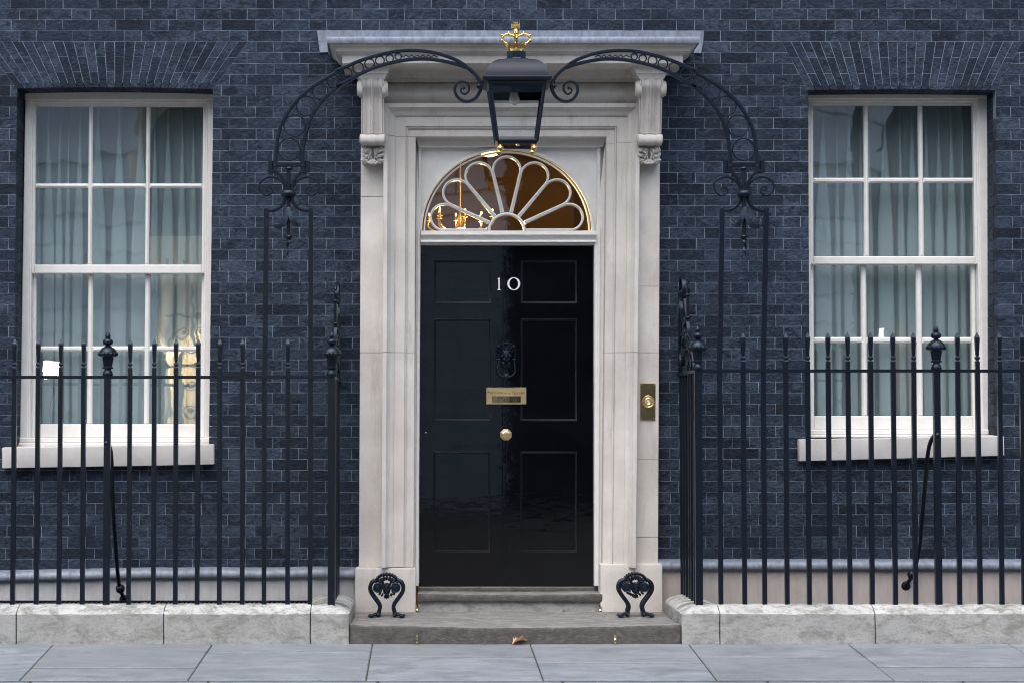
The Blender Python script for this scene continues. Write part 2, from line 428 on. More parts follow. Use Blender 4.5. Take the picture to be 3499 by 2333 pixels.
def rough_block(x0, x1, y0, y1, z0, z1, bev=.01, amp=.003, step=.06, freq=6, shape=None):
    """a stone block with rounded arrises and an uneven skin"""
    bm = bmesh.new(); bmesh.ops.create_cube(bm, size=1)
    for v in bm.verts:
        v.co = Vector((x0 + (v.co.x + .5) * (x1 - x0), y0 + (v.co.y + .5) * (y1 - y0), z0 + (v.co.z + .5) * (z1 - z0)))
    bmesh.ops.bevel(bm, geom=list(bm.edges), offset=bev, segments=2, profile=.6, affect='EDGES')
    for ax, a, b in ((0, x0, x1), (1, y0, y1), (2, z0, z1)):
        n = max(1, int((b - a) / step))
        for i in range(1, n):
            co = [0, 0, 0]; no = [0, 0, 0]; co[ax] = a + (b - a) * i / n; no[ax] = 1
            bmesh.ops.bisect_plane(bm, geom=bm.verts[:] + bm.edges[:] + bm.faces[:], plane_co=co, plane_no=no)
    for v in bm.verts:
        if shape: v.co = shape(v.co.copy())
        q = v.co * freq
        v.co += Vector((noise.noise(q), noise.noise(q + Vector((7, 3, 1))), noise.noise(q + Vector((2, 9, 5))))) * amp
        q = v.co * freq * 4
        v.co += Vector((noise.noise(q), noise.noise(q + Vector((7, 3, 1))), noise.noise(q + Vector((2, 9, 5))))) * amp * .5
    me = bpy.data.meshes.new("block"); bm.to_mesh(me); bm.free(); return me
def lerp(a, b, t): return a + (b - a) * t
# ================================================================== the house front
house = thing("brick_house", (.5, 0, 0), "black painted brick house front with white stone doorway and two sash windows", "house")
Y_FR = .20            # window frames sit this far behind the brick face
def edge(p_top, p_bot, y=0.0):
    a, b = W(p_top, y), W(p_bot, y)
    return lambda z: lerp(b.x, a.x, (z - b.z) / (a.z - b.z))
WIN = [dict(l=edge((60, 306), (46, 1514)), r=edge((728, 306), (713, 1512)), top=W((400, 300), 0).z, bot=W((400, 1530), 0).z),
       dict(l=edge((2762, 309), (2768, 1496)), r=edge((3402, 309), (3405, 1484)), top=W((3080, 309), 0).z, bot=W((3080, 1505), 0).z)]
ARCH = [dict(bl=A(110, 594), br=A(1428, 600), tl=A(-126, 281), tr=A(1662, 281.5), cam=5.0, n=26, ph=0),
        dict(bl=G(905, 606), br=G(2166, 608), tl=G(727, 281.5), tr=G(2343, 281.5), cam=3.0, n=25, ph=1)]
Z_REF = W((1749, 142.9), 0).z
CH = (Z_REF - W((1749, 1719), 0).z) / 42.0
PER = 181.0 / FOC * 13.0
X_ST = W((37.2, 0), 0).x
FRAME_L, FRAME_R = W((0, 1166), 0).x, W((3499, 1166), 0).x
FRAME_T = W((1749, 0), 0).z
XW0, XW1 = FRAME_L - .9, FRAME_R + .9
for a in ARCH:
    a['zt'] = Z_REF; a['zb'] = W(a['bl'], 0).z
    a['L'] = edge(a['tl'], a['bl']); a['R'] = edge(a['tr'], a['br'])
DX0, DX1 = W((1243, 1500), 0).x, W((2240, 1500), 0).x           # the stone doorway hides the wall between these
DZT = W((1749, 135), 0).z
Z_PL = W(C(1200, 800), 0).z                                    # top of plinth / lead

# --- wall body (pointing) with the openings left free
wall = MB()
xs = sorted([XW0 - 3, XW1 + 3])
def wall_rect(x0, x1, z0, z1): wall.box(x0, x1, .0008, .34, z0, z1)
wl, wr = WIN
def lim(f, z0, z1, fn): return fn(f(z0), f(z1))
c1, c2, c3, c4 = (lim(wl['l'], wl['bot'], wl['top'], min), lim(wl['r'], wl['bot'], wl['top'], max),
                  lim(wr['l'], wr['bot'], wr['top'], min), lim(wr['r'], wr['bot'], wr['top'], max))
ztop = 9.0
o0, o1 = W((1421, 700), 0).x, W((2072, 700), 0).x               # doorway opening
zdoor = W((1749, 470), 0).z
wall_rect(xs[0], c1, -.6, ztop)
wall_rect(c1, c2, -.6, wl['bot'] - .05); wall_rect(c1, c2, wl['top'] + .03, ztop)
wall_rect(c2, o0, -.6, ztop)
wall_rect(o0, o1, zdoor, ztop)
wall_rect(o1, c3, -.6, ztop)
wall_rect(c3, c4, -.6, wr['bot'] - .05); wall_rect(c3, c4, wr['top'] + .03, ztop)
wall_rect(c4, xs[1], -.6, ztop)
wallo = wall.build("wall", 'mortar', house)

# --- bricks
GAP = .0031
stuff = MB(); singles = []
def clip(P, f, keep_left):
    """cut outline P by the slanted line x = f(z)"""
    out = []; n = len(P)
    ins = [(p[0] <= f(p[1])) == keep_left for p in P]
    for i in range(n):
        p, q = P[i], P[(i + 1) % n]
        if ins[i]: out.append(p)
        if ins[i] != ins[(i + 1) % n]:
            g0, g1 = p[0] - f(p[1]), q[0] - f(q[1]); t = g0 / (g0 - g1)
            out.append((lerp(p[0], q[0], t), lerp(p[1], q[1], t)))
    return out
def put_brick(x0, x1, z0, z1, cut=None, full=False):
    if x1 - x0 < .012: return
    P = [(x0 + GAP / 2, z0 + GAP / 2), (x1 - GAP / 2, z0 + GAP / 2), (x1 - GAP / 2, z1 - GAP / 2), (x0 + GAP / 2, z1 - GAP / 2)]
    if cut:
        for f, k in cut: P = clip(P, f, k)
        if len(P) < 3: return
    if full: singles.append((x0, x1, z0, z1)); return
    P = [(x + random.uniform(-.0008, .0008), z + random.uniform(-.0008, .0008)) for x, z in P]
    stuff.tone = random.random()
    stuff.poly(P, random.uniform(-.0012, -.0002), .06, .0008)
k0 = int((FRAME_T + .75 - Z_REF) / CH)
k1 = int((Z_PL - .08 - Z_REF) / CH) - 1
for k in range(k0, k1, -1):
    z0, z1 = Z_REF + (k - 1) * CH, Z_REF + k * CH; zm = (z0 + z1) / 2
    blocks = []
    for wd, a in zip(WIN, ARCH):
        if wd['bot'] < zm < a['zb'] + .004: blocks.append((wd['l'](zm), wd['r'](zm), None, None))
        elif a['zb'] <= zm < Z_REF - .002:
            blocks.append((min(a['L'](z0), a['L'](z1)), max(a['R'](z0), a['R'](z1)), a['L'], a['R']))
    if zm < DZT: blocks.append((DX0, DX1, None, None))
    blocks.sort()
    spans = []; x = XW0; lf = None
    for b in blocks:
        e = b[0]
        if b[2]: e = max(b[2](z0), b[2](z1))
        spans.append((x, e, lf, b[2])); lf = b[3]
        x = b[1] if not lf else min(lf(z0), lf(z1))
    spans.append((x, XW1, lf, None))
    odd = k % 2
    for (a, b, fl, fr) in spans:
        js = []
        n0 = int((a - X_ST) / PER) - 2
        for i in range(n0, n0 + int((b - a) / PER) + 6):
            s = X_ST + i * PER + (PER / 2 if odd else 0)
            js += [s + random.uniform(-.004, .004), s + PER * 2 / 3 + random.uniform(-.004, .004)]
        js = [j for j in js if a + .04 < j < b - .04]
        cutpts = [a] + js + [b]
        for i in range(len(cutpts) - 1):
            u, v = cutpts[i], cutpts[i + 1]
            cut = []
            if i == 0 and fl: cut.append((fl, False))
            if i == len(cutpts) - 2 and fr: cut.append((fr, True))
            if fl and i == 1: cut.append((fl, False))
            if fr and i == len(cutpts) - 3: cut.append((fr, True))
            full = (not cut) and i > 0 and i < len(cutpts) - 2 and v - u > PER * .6 and FRAME_L < u and v < FRAME_R and 1.55 < zm < FRAME_T
            put_brick(u, v, z0, z1, cut, full)
    # bricks turning into the window reveals
    for wd, a in zip(WIN, ARCH):
        if wd['bot'] < zm < a['zb'] + .004:
            for e, sgn in ((wd['l'](zm), -1), (wd['r'](zm), 1)):
                stuff.tone = random.random()
                sp_ = .105 if k % 2 else .15
                for ya, yb in ((.064, .064 + sp_ - GAP), (.064 + sp_, .30)):
                    x0_, x1_ = (e - .08, e) if sgn < 0 else (e, e + .08)
                    stuff.box(x0_, x1_, ya, yb, z0 + GAP / 2, z1 - GAP / 2)
# 300 whole stretchers are objects of their own, the others one mass
random.shuffle(singles); singles.sort(key=lambda s: -(s[2] + s[3]))
protos = []
for i in range(4):
    mb = MB(); L_, H_ = PER * 2 / 3 - GAP, CH - GAP
    j = lambda: random.uniform(-.0010, .0010)
    mb.poly([(-L_ / 2 + j(), -H_ / 2 + j()), (L_ / 2 + j(), -H_ / 2 + j()), (L_ / 2 + j(), H_ / 2 + j()), (-L_ / 2 + j(), H_ / 2 + j())], 0  , .06, .0008)
    o = mb.build("brick", 'brick', None); protos.append(o.data); bpy.data.objects.remove(o)
for n_, (x0, x1, z0, z1) in enumerate(singles):
    if n_ < 300:
        o = bpy.data.objects.new("brick", protos[n_ % 4]); COL.objects.link(o); setp(o, wallo)
        o.location = ((x0 + x1) / 2, random.uniform(-.0012, -.0002), (z0 + z1) / 2)
        o.scale = ((x1 - x0 - GAP) / (PER * 2 / 3 - GAP), 1, 1)
    else:
        put_brick(x0, x1, z0, z1)
# flat gauged arches over the windows
for a in ARCH:
    n = a['n']
    for i in range(n):
        def pt(u, v):
            t, b = (lerp(a['tl'][0], a['tr'][0], u), lerp(a['tl'][1], a['tr'][1], u)), (lerp(a['bl'][0], a['br'][0], u), lerp(a['bl'][1], a['br'][1], u) - a['cam'] * 4 * u * (1 - u))
            q = W((lerp(t[0], b[0], v), lerp(t[1], b[1], v)), 0); return (q.x, q.z)
        g = .0035 / (abs(pt(1, .5)[0] - pt(0, .5)[0])) * .5
        u0, u1 = i / n + g, (i + 1) / n - g
        s = .33 if (i + a['ph']) % 2 else .66
        for v0, v1 in ((.0, s - .005), (s + .005, 1.0)):
            mb = MB(); yj = random.uniform(-.0012, -.0002); mb.tone = random.random()
            back = .30 if v1 == 1.0 else .06
            mb.poly([pt(u0, v1), pt(u1, v1), pt(u1, v0), pt(u0, v0)], yj, back, .0008)
            mb.build("arch_brick", 'brick', wallo)
so_ = stuff.build("brick", 'brick', wallo, tone=True); so_["kind"] = "stuff"

# wall far beyond the frame: plain painted brick band
cap = MB()
zc_ = Z_REF + k0 * CH
cap.box(XW0 - 3, XW1 + 3, -.001, .0006, zc_, ztop); cap.box(XW0 - 3, XW0, -.001, .0006, 0, zc_); cap.box(XW1, XW1 + 3, -.001, .0006, 0, zc_)
cap.build("upper_wall", 'brick', house)

# --- sash windows
def make_window(idx, quad, up_t, up_b, lo_t, lo_b, rows, sill, nm):
    TL, TR, BR, BL = quad
    win = bpy.data.objects.new("window", None); COL.objects.link(win); win.empty_display_size = .1
    cx = W(((BL[0] + BR[0]) / 2, BL[1]), Y_FR)
    win.location = cx; loc = Vector(cx); win.parent = house; win.matrix_parent_inverse = Matrix.Translation(-world_loc(house))
    r1, r2, r3, r4, r5, r6, r7, r8, rb = rows          # glass rows top to bottom, bottom rail foot
    def X(arr_t, arr_b, yt, yb, i):
        return lambda y: lerp(arr_t[i], arr_b[i], (y - yt) / (yb - yt))
    U = [X(up_t, up_b, r1, r4, i) for i in range(6)]; Lo = [X(lo_t, lo_b, r5, r8, i) for i in range(6)]
    OL = lambda y: lerp(TL[0], BL[0], (y - TL[1]) / (BL[1] - TL[1])); OR = lambda y: lerp(TR[0], BR[0], (y - TR[1]) / (BR[1] - TR[1]))
    def vq(f0, f1, y0, y1): return [(f0(y0), y0), (f1(y0), y0), (f1(y1), y1), (f0(y1), y1)]
    sh = lambda f, d: (lambda y: f(y) + d)
    # box frame: outer lining, inner bead
    fr = MB()
    i0, i1 = sh(U[0], -17), sh(U[5], 17); j0, j1 = sh(U[0], -10), sh(U[5], 10)
    ti, tj = r1 - 20, r1 - 11
    ybm = BL[1]
    fr.prism([(OL(TL[1]) - 4, TL[1] - 14), (OR(TL[1]) + 10, TL[1] - 14), (OR(ti) + 10, ti), (OL(ti) - 4, ti)], Y_FR, .33, .006)
    fr.prism(vq(sh(OL, -2), i0, ti, ybm - 16), Y_FR, .33, .005); fr.prism(vq(i1, sh(OR, 10), ti, ybm - 16), Y_FR, .33, .005)
    fr.prism([(i0(ti), ti), (i1(ti), ti), (j1(tj), tj), (j0(tj), tj)], Y_FR + .014, .33, .004)
    fr.prism(vq(i0, j0, ti, rb), Y_FR + .014, .33, .004); fr.prism(vq(j1, i1, ti, rb), Y_FR + .014, .33, .004)
    fr.build("frame", 'white', win)
    sl = MB(); sl.prism([(OL(rb) - 4, rb), (OR(rb) + 6, rb), (OR(ybm) + 8, ybm - 14), (OL(ybm) - 4, ybm - 14)], Y_FR - .012, .36, .006)
    sl.prism([(OL(ybm) - 6, ybm - 14), (OR(ybm) + 8, ybm - 14), (OR(ybm) + 8, ybm + 6), (OL(ybm) - 6, ybm + 6)], Y_FR - .05, .36, .006)
    sl.build("window_board", 'white', win)
    for (cols, ra, rb_, rc, rd, top_e, bot_e, ys, tag_) in ((U, r1, r2, r3, r4, r1 - 12, r5 - 2, Y_FR + .03, 'upper'), (Lo, r5, r6, r7, r8, r4 + 14, rb, Y_FR + .075, 'lower')):
        s_ = MB()
        l0, l1 = (sh(cols[0], -11), sh(cols[5], 11)) if tag_ == 'upper' else (sh(cols[0], -12), sh(cols[5], 14))
        s_.prism(vq(l0, cols[0], top_e, bot_e), ys, ys + .045, .006); s_.prism(vq(cols[5], l1, top_e, bot_e), ys, ys + .045, .006)
        s_.prism([(cols[0](top_e), top_e), (cols[5](top_e), top_e), (cols[5](ra), ra), (cols[0](ra), ra)], ys, ys + .045, .004)
        s_.prism([(cols[0](rd), rd), (cols[5](rd), rd), (cols[5](bot_e), bot_e), (cols[0](bot_e), bot_e)], ys - .002, ys + .045, .005)
        s_.build("sash", 'white', win)
        for i in (1, 3):
            g = MB(); g.prism(vq(cols[i], cols[i + 1], ra, rd), ys + .002, ys + .04, .0095); g.build("glazing_bar", 'white', win)
        g = MB()
        for c in (0, 2, 4):
            g.prism([(cols[c](rb_), rb_), (cols[c + 1](rb_), rb_), (cols[c + 1](rc), rc), (cols[c](rc), rc)], ys + .003, ys + .04, .0095)
        g.build("glazing_bar", 'white', win)
        for c in (0, 2, 4):
            for (ya, yb) in ((ra, rb_), (rc, rd)):
                p = MB(); q = [W((cols[c](ya) - 2, ya - 2), ys + .028), W((cols[c + 1](ya) + 2, ya - 2), ys + .028), W((cols[c + 1](yb) + 2, yb + 2), ys + .028), W((cols[c](yb) - 2, yb + 2), ys + .028)]
                tx, tz = random.uniform(-.0015, .0015), random.uniform(-.0015, .0015)
                q[0].y += tx + tz; q[1].y += -tx + tz; q[2].y += -tx - tz; q[3].y += tx - tz
                p.add(q, [(0, 1, 2, 3)]); p.build("pane", 'glass', win)
    S = [W(p, -.06) for p in sill]
    x0, x1 = min(p.x for p in S), max(p.x for p in S); z0 = S[2].z; z1 = S[0].z
    tl, tr, br, bl = S
    def shape(v):
        u = (v.x - x0) / (x1 - x0); t = (v.z - z0) / (z1 - z0)
        zt, zb = lerp(tl.z, tr.z, u), lerp(bl.z, br.z, u)
        zz = lerp(zb, zt, t) + max(0, t - .5) * 2 * .012 * (v.y + .06) / .3
        return Vector((lerp(lerp(bl.x, tl.x, t), lerp(br.x, tr.x, t), u), v.y, zz))
    me = rough_block(x0, x1, -.06, .20, z0, z1, .006, .0018, .08, 8, shape)
    link("sill", me, 'sill', win, 40)
    return win, (OL, OR)
WL = make_window(0, [(88, 325), (736, 320), (720, 1521), (69, 1525)],
    [122.4, 303.6, 317.3, 500, 512.8, 693.9], [117.3, 299, 312, 495, 508, 689], [124, 301.5, 317.3, 496, 512.8, 689], [119, 296, 314, 491, 508, 684],
    (364, 627.5, 642.5, 905, 937, 1182.5, 1199, 1448, 1494), [(6, 1529), (730, 1517), (731, 1585.6), (7, 1599)], "left")
WR = make_window(1, [(2758, 331), (3364, 331), (3377, 1486), (2762, 1498)],
    [2778.6, 2952, 2966.3, 3138.3, 3152.6, 3324.5], [2780, 2954.6, 2970, 3143.4, 3158.7, 3332], [2780, 2943, 2960.7, 3131.7, 3150, 3319.4], [2782, 2948, 2963.8, 3135.7, 3154.6, 3324.5],
    (359.7, 608, 625, 876.5, 905.6, 1152, 1171.4, 1420, 1466), [(2730, 1501), (3431.6, 1488.8), (3432.7, 1556), (2731.7, 1574.8)], "right")

# rooms behind the windows, hall behind the door
def room(name, x0, x1, y0, y1, z0, z1, mat):
    r = MB(); t = .05
    r.box(x0 - t, x0, y0, y1, z0, z1); r.box(x1, x1 + t, y0, y1, z0, z1); r.box(x0 - t, x1 + t, y1, y1 + t, z0 - t, z1 + t)
    r.box(x0 - t, x1 + t, y0, y1, z0 - t, z0); r.box(x0 - t, x1 + t, y0, y1, z1, z1 + t)
    return r.build(name, mat, house)
room("room", c1 - .6, c2 + .35, .345, 4.0, wl['bot'] - .6, wl['top'] + .5, 'room')
room("room", c3 - .35, c4 + .6, .345, 4.0, wr['bot'] - .6, wr['top'] + .5, 'room')
room("hall", o0 - .15, o1 + .15, .345, 5.0, -.1, 3.6, 'hall')

# --- plinth and lead flashing along the foot of the wall
for x0, x1, mat, zt in ((XW0, W((1228, 2000), -.12).x, 'plinth_grey', W(C(1200, 855), -.05).z), (W((2252, 2000), -.12).x, XW1, 'plinth_pink', W(I(1200, 800), -.05).z)):
    me = rough_block(x0, x1, -.05, .002, -.5, zt + .01, .004, .0012, .15, 5)
    link("plinth", me, mat, house, 40)
    R = []
    n = 60
    for i in range(n + 1):
        x = lerp(x0, x1, i / n); left = mat == 'plinth_grey'
        dz = (-.022 * max(0, 1 - (x - FRAME_L) / 1.0) if left else 0) + .003 * noise.noise(Vector((x * 4, 0, 3))) + (.010 * noise.noise(Vector((x * 2.2, 5, 0))) if left else 0)
        prof = [(0.0, .058), (-.03, .056), (-.055, .05), (-.075, .038), (-.085, .022), (-.086, 0.0), (-.078, -.008), (-.04, -.006)]
        R.append([(x, py, zt + dz + pz) for py, pz in prof])
    f = MB(); f.rings(R, True, False); f.build("lead_flashing", 'lead', house, 50)

# ================================================================== stone doorway
sur = bpy.data.objects.new("door_surround", None); COL.objects.link(sur); sur.location = (.5, 0, .1); setp(sur, house)
# architrave: inverted U of stepped mouldings, legs slightly out of plumb
zt_ = W((1749, 468), -.10).z; zb_ = W((1360, 1935), -.10).z
xl_t, xl_b = W((1421, 468), -.10).x, W((1414, 1935), -.10).x
xr_t, xr_b = W((2073, 468), -.10).x, W((2059, 1935), -.10).x
OW = 110.0 / FOC * 12.9
prof = [(0.0, .06), (0.0, -.085), (.02, -.09), (.25, -.09), (.255, -.102), (.285, -.108), (.315, -.102), (.32, -.112), (.64, -.112), (.645, -.124), (.68, -.128),
        (.70, -.132), (.76, -.138), (.82, -.155), (.86, -.166), (.87, -.176), (.99, -.176), (1.0, -.172), (1.0, .0)]
def arch_part(name, pieces):
    mb = MB()
    for path in pieces:
        R = []
        for f in path: R.append([f(o * OW, y) for o, y in prof])
        mb.rings(R, True, True)
    return mb.build(name, 'stone', sur, 25)
zl = lambda z, t, b: lerp(b, t, (z - zb_) / (zt_ - zb_))
def legL(z): return lambda o, y: Vector((zl(z, xl_t, xl_b) - o, y, z))
def legR(z): return lambda o, y: Vector((zl(z, xr_t, xr_b) + o, y, z))
cornL = lambda o, y: Vector((xl_t - o, y, zt_ + o)); cornR = lambda o, y: Vector((xr_t + o, y, zt_ + o))
JL, JR = W((1360, 1205), -.1).z, W((2130, 1205), -.1).z
midL = lambda o, y: Vector((xl_t - o, y, zt_ + .002)); midR = lambda o, y: Vector((xr_t + o, y, zt_ - .04))
arch_part("jamb", [[legL(zb_), legL(JL)]]); arch_part("jamb", [[legL(JL + .0025), legL(zt_ - .001)]])
arch_part("jamb", [[legR(zb_), legR(JR)]]); arch_part("jamb", [[legR(JR + .0025), legR(zt_ - .042)]])
arch_part("architrave", [[midL, cornL, cornR, midR]])
# pilaster strips
def pil(pts_t, pts_b, jy, nm="pilaster"):
    ys = [pts_t[1]] + jy + [pts_b[1]]
    for i in range(len(ys) - 1):
        f = lambda y, a, b: lerp(a, b, (y - pts_t[1]) / (pts_b[1] - pts_t[1]))
        y0, y1 = ys[i] + (.6 if i else 0), ys[i + 1] - .6
        mb = MB(); mb.prism([(f(y0, pts_t[0], pts_b[0]), y0), (f(y0, pts_t[2], pts_b[2]), y0), (f(y1, pts_t[2], pts_b[2]), y1), (f(y1, pts_t[0], pts_b[0]), y1)], -.075, .0, .002)
        mb.build(nm, 'stone', sur)
pil((1234.5, 300, 1318), (1226.5, 1936, 1308), [673, 1205])
pil((2176, 300, 2256), (2172, 1925, 2248.5), [979, 1205, 1570, 1835])
# plinth blocks
for px0, px1, py0, py1 in ((1213.5, 1421, 1939.5, 2092), (2051, 2265, 1925.5, 2090)):
    a, b = W((px0, py0), -.14), W((px1, py1), -.14)
    link("plinth_block", rough_block(a.x, b.x, -.14, .05, .05, a.z, .012, .0022, .06, 7), 'stone', sur, 40)
# consoles
def console(xc, zt, zbv, zlow, hw):
    mb = MB(); nx = 40; nz = 34
    def prj(t):                      # projection in front of the pilaster, t = 0 top .. 1 foot of the long scroll
        return -.34 + .10 * (t ** .7) - .028 * math.exp(-((t - .12) / .12) ** 2)
    flute = [(-1, -.0), (-.93, 0.), (-.90, .010), (-.84, .0), (-.74, .004), (-.5, .016), (-.26, .004), (-.16, 0), (-.13, .014), (-.10, 0), (0, -.010), (.10, 0), (.13, .014), (.16, 0), (.26, .004), (.5, .016), (.74, .004), (.84, 0), (.90, .010), (.93, 0), (1, 0)]
    def fl(u):
        for i in range(len(flute) - 1):
            if flute[i][0] <= u <= flute[i + 1][0]:
                return lerp(flute[i][1], flute[i + 1][1], (u - flute[i][0]) / (flute[i + 1][0] - flute[i][0]))
        return 0
    R = []
    for j in range(nz + 1):
        t = j / nz; z = lerp(zt, zbv + .018, t)
        R.append([(xc - hw, -.05, z)] + [(xc + u * hw, prj(t) + fl(u), z) for u in [-1 + 2 * i / nx for i in range(nx + 1)]] + [(xc + hw, -.05, z)])
    mb.rings(R)
    # foot roll, swollen and fluted
    R = []
    rr = (zbv - zlow) * .5; zc0 = zbv - rr + .012
    for u in [-1 + 2 * i / 28 for i in range(29)]:
        q = 1 + .10 * (abs(math.sin(u * pi * 1.15 + pi / 2)) - .5)
        R.append([(xc + u * hw * 1.04, -.235 - cos(a) * rr * .95 * q, zc0 + sin(a) * rr * 1.05 * q) for a in [-pi / 2 + pi * 1.0 * k / 8 for k in range(9)]] + [(xc + u * hw * 1.04, -.06, zc0 + rr), (xc + u * hw * 1.04, -.06, zc0 - rr)])
    mb.rings(R)
    co = mb.build("console", 'stone', sur, 35)
    # side volutes
    for sg in (-1, 1):
        v = MB(); zv = zt - .052
        v.lathe((xc + sg * hw, -.285, zv), [(.055, -.01 * sg), (.055, sg * .012), (.046, sg * .014), (.046, sg * .024), (.03, sg * .026), (.0, sg * .027)], 20, 0, False, 'x')
        setp(v.build("console", 'stone', None, 35), sur)
        v = MB(); v.lathe((xc + sg * hw, -.21, zbv - .012), [(.03, -.01 * sg), (.03, sg * .008), (.018, sg * .012), (.0, sg * .013)], 14, 0, False, 'x')
        setp(v.build("console", 'stone', None, 35), sur)
    # acanthus leaf under the roll
    lf = MB()
    zl0 = zlow + .002; hL = .098
    lf.box(xc - hw * .92, xc + hw * .92, -.13, -.06, zl0 - hL * .98, zl0 + .004)
    for sg in (-1, 1):
        for i, (ux, uz, ln, wd, an) in enumerate(((.18, .30, .055, .011, 8), (.34, .22, .045, .012, 25), (.50, .20, .042, .013, 40), (.68, .18, .038, .013, 50), (.86, .16, .034, .012, 25),
                                                  (.30, .56, .044, .012, 22), (.48, .52, .040, .013, 40), (.66, .50, .038, .012, 52), (.84, .48, .034, .011, 60),
                                                  (.46, .82, .040, .012, 30), (.64, .80, .036, .012, 45), (.82, .80, .032, .011, 55), (.9, .95, .02, .009, 50), (.62, .97, .024, .01, 40))):
            ro = Matrix.Rotation(sg * -radians(an), 3, 'Y') @ Matrix.Rotation(radians(-18), 3, 'X')
            lf.ball((xc + sg * ux * hw, -.150 - .05 * (1 - uz) + random.uniform(-.004, .004), zl0 - uz * hL), wd * .75, .012, ln * .5, 8, 6, ro)
        for i, (ux, uz) in enumerate(((.40, .36), (.92, .30), (.5, .70), (.95, .68))):
            lf.ball((xc + sg * ux * hw, -.185 + .03 * uz, zl0 - uz * hL - .012), .011, .012, .009, 8, 5)
        lf.tube([(xc + sg * .05, -.19, zl0), (xc + sg * .028 * .6, -.188, zl0 - hL * .5), (xc + sg * .006, -.175, zl0 - hL * .85)], [.006, .005, .004], 6)
    for i, (ux, uz, r) in enumerate(((-.34, .98, .011), (-.17, .90, .012), (0, .84, .011), (.17, .90, .012), (.34, .98, .011), (0, 1.0, .013), (-.2, 1.04, .010), (.2, 1.04, .010))):
        lf.ball((xc + ux * hw, -.175, zl0 - uz * hL), r, r, r * .9, 8, 6)
    setp(lf.build("acanthus_leaf", 'stone', None, 60), sur)
yC = -.30
ca, cb = W(CO(148, 150), yC), W(CO(485, 150), yC); hwc = (cb.x - ca.x) / 2
zc_t, zc_b, zc_l = ca.z, W(CO(300, 990), yC + .06).z, W(CO(300, 1135), yC + .06).z
xcl = (ca.x + cb.x) / 2
xcr = (W(CR2(565, 1020), yC).x + W(CR2(962, 1020), yC).x) / 2 - .004
console(xcl, zc_t, zc_b, zc_l, hwc); console(xcr, zc_t, zc_b, zc_l, hwc)
# frieze (cushion) and bed mouldings between the consoles
xm0, xm1 = xcl + hwc, xcr - hwc
zf0 = zt_ + OW
zf1 = W(D(1000, 548), -.15).z
fz = MB(); R = []
N_ = 10
prf = [(-.0, zf0)] + [(-.105 - .05 * sin(pi * k / N_), lerp(zf0 + .002, zf1, k / N_)) for k in range(N_ + 1)] + [(-.0, zf1)]
fz.rings([[(x, y, z) for y, z in prf] for x in (xm0 - .01, xm1 + .01)])
fz.build("frieze", 'stone', sur, 50)
zs0 = W(D(1000, 435), -.30).z                # underside of corona
bm_ = MB(); h_ = zs0 - zf1
prf = [(0, zf1), (-.12, zf1), (-.13, zf1 + .02), (-.145, zf1 + .022), (-.15, zf1 + h_ * .4), (-.165, zf1 + h_ * .55), (-.17, zf1 + h_ * .56), (-.18, zf1 + h_ * .75), (-.215, zf1 + h_ * .95), (-.22, zs0), (0, zs0)]
bm_.rings([[(x, y, z) for y, z in prf] for x in (xm0 - .01, xm1 + .01)])
bm_.build("bed_moulding", 'stone', sur, 30)
for xc in (xcl, xcr):
    cp = MB(); h2 = zs0 - zc_t
    cp.usweep([(0, zc_t - .002), (.004, zc_t), (.008, zc_t + h2 * .02), (.016, zc_t + h2 * .24), (.024, zc_t + h2 * .33), (.028, zc_t + h2 * .34), (.028, zc_t + h2 * .42), (.032, zc_t + h2 * .5), (.042, zc_t + h2 * .75), (.062, zc_t + h2 * .93), (.066, zc_t + h2 * .95), (.066, zs0 + .002)],
              xc - hwc, xc + hwc, -.335, -.0)
    cp.build("console_cap", 'stone', sur, 30)
# cornice with lead on top
xcL0, xcR0 = W(CR(302, 240), -.52).x + .52, W(CR2(1618, 240), -.52).x - .52
zA, zB, zC = W(CR(600, 375), -.50).z, W(CR(600, 520), -.45).z, W(CR(600, 540), -.44).z
zD_ = W(CR(600, 730), -.42).z
cn = MB()
cn.usweep([(.0, zD_ + .0), (.425, zD_), (.43, zD_ + .004), (.43, zC - (zC - zD_) * .25), (.437, zC - (zC - zD_) * .12), (.448, zC - .003), (.455, zC), (.458, zB), (.470, zB + .004),
           (.476, lerp(zB, zA, .35)), (.488, lerp(zB, zA, .7)), (.505, zA - .006), (.508, zA), (.508, zA + .03)], xcL0, xcR0, 0.0, .0)
cn.build("cornice", 'stone', sur, 30)
zE = W(CR(600, 235), -.52).z
ld = MB(); ld.usweep([(.51, zA + .004), (.52, zA + .001), (.523, zA + .012), (.523, zE - .012), (.518, zE - .003), (.505, zE), (.02, zE + .045), (.0, zE + .046)], xcL0, xcR0, 0.0, .0)
ld.build("lead_capping", 'lead', sur, 40)
fh = MB()
fh.prism([CR(118, 128), CR2(1700, 138), CR2(1690, 345), CR(145, 330)], -.008, .0, .001)
fh.prism([CR(145, 334), CR(300, 330), CR(318, 520), CR(170, 525)], -.010, .0, .001)
fh.prism([CR2(1560, 345), CR2(1690, 345), CR2(1650, 540), CR2(1520, 535)], -.010, .0, .001)
fh.build("lead_flashing", 'lead', sur)

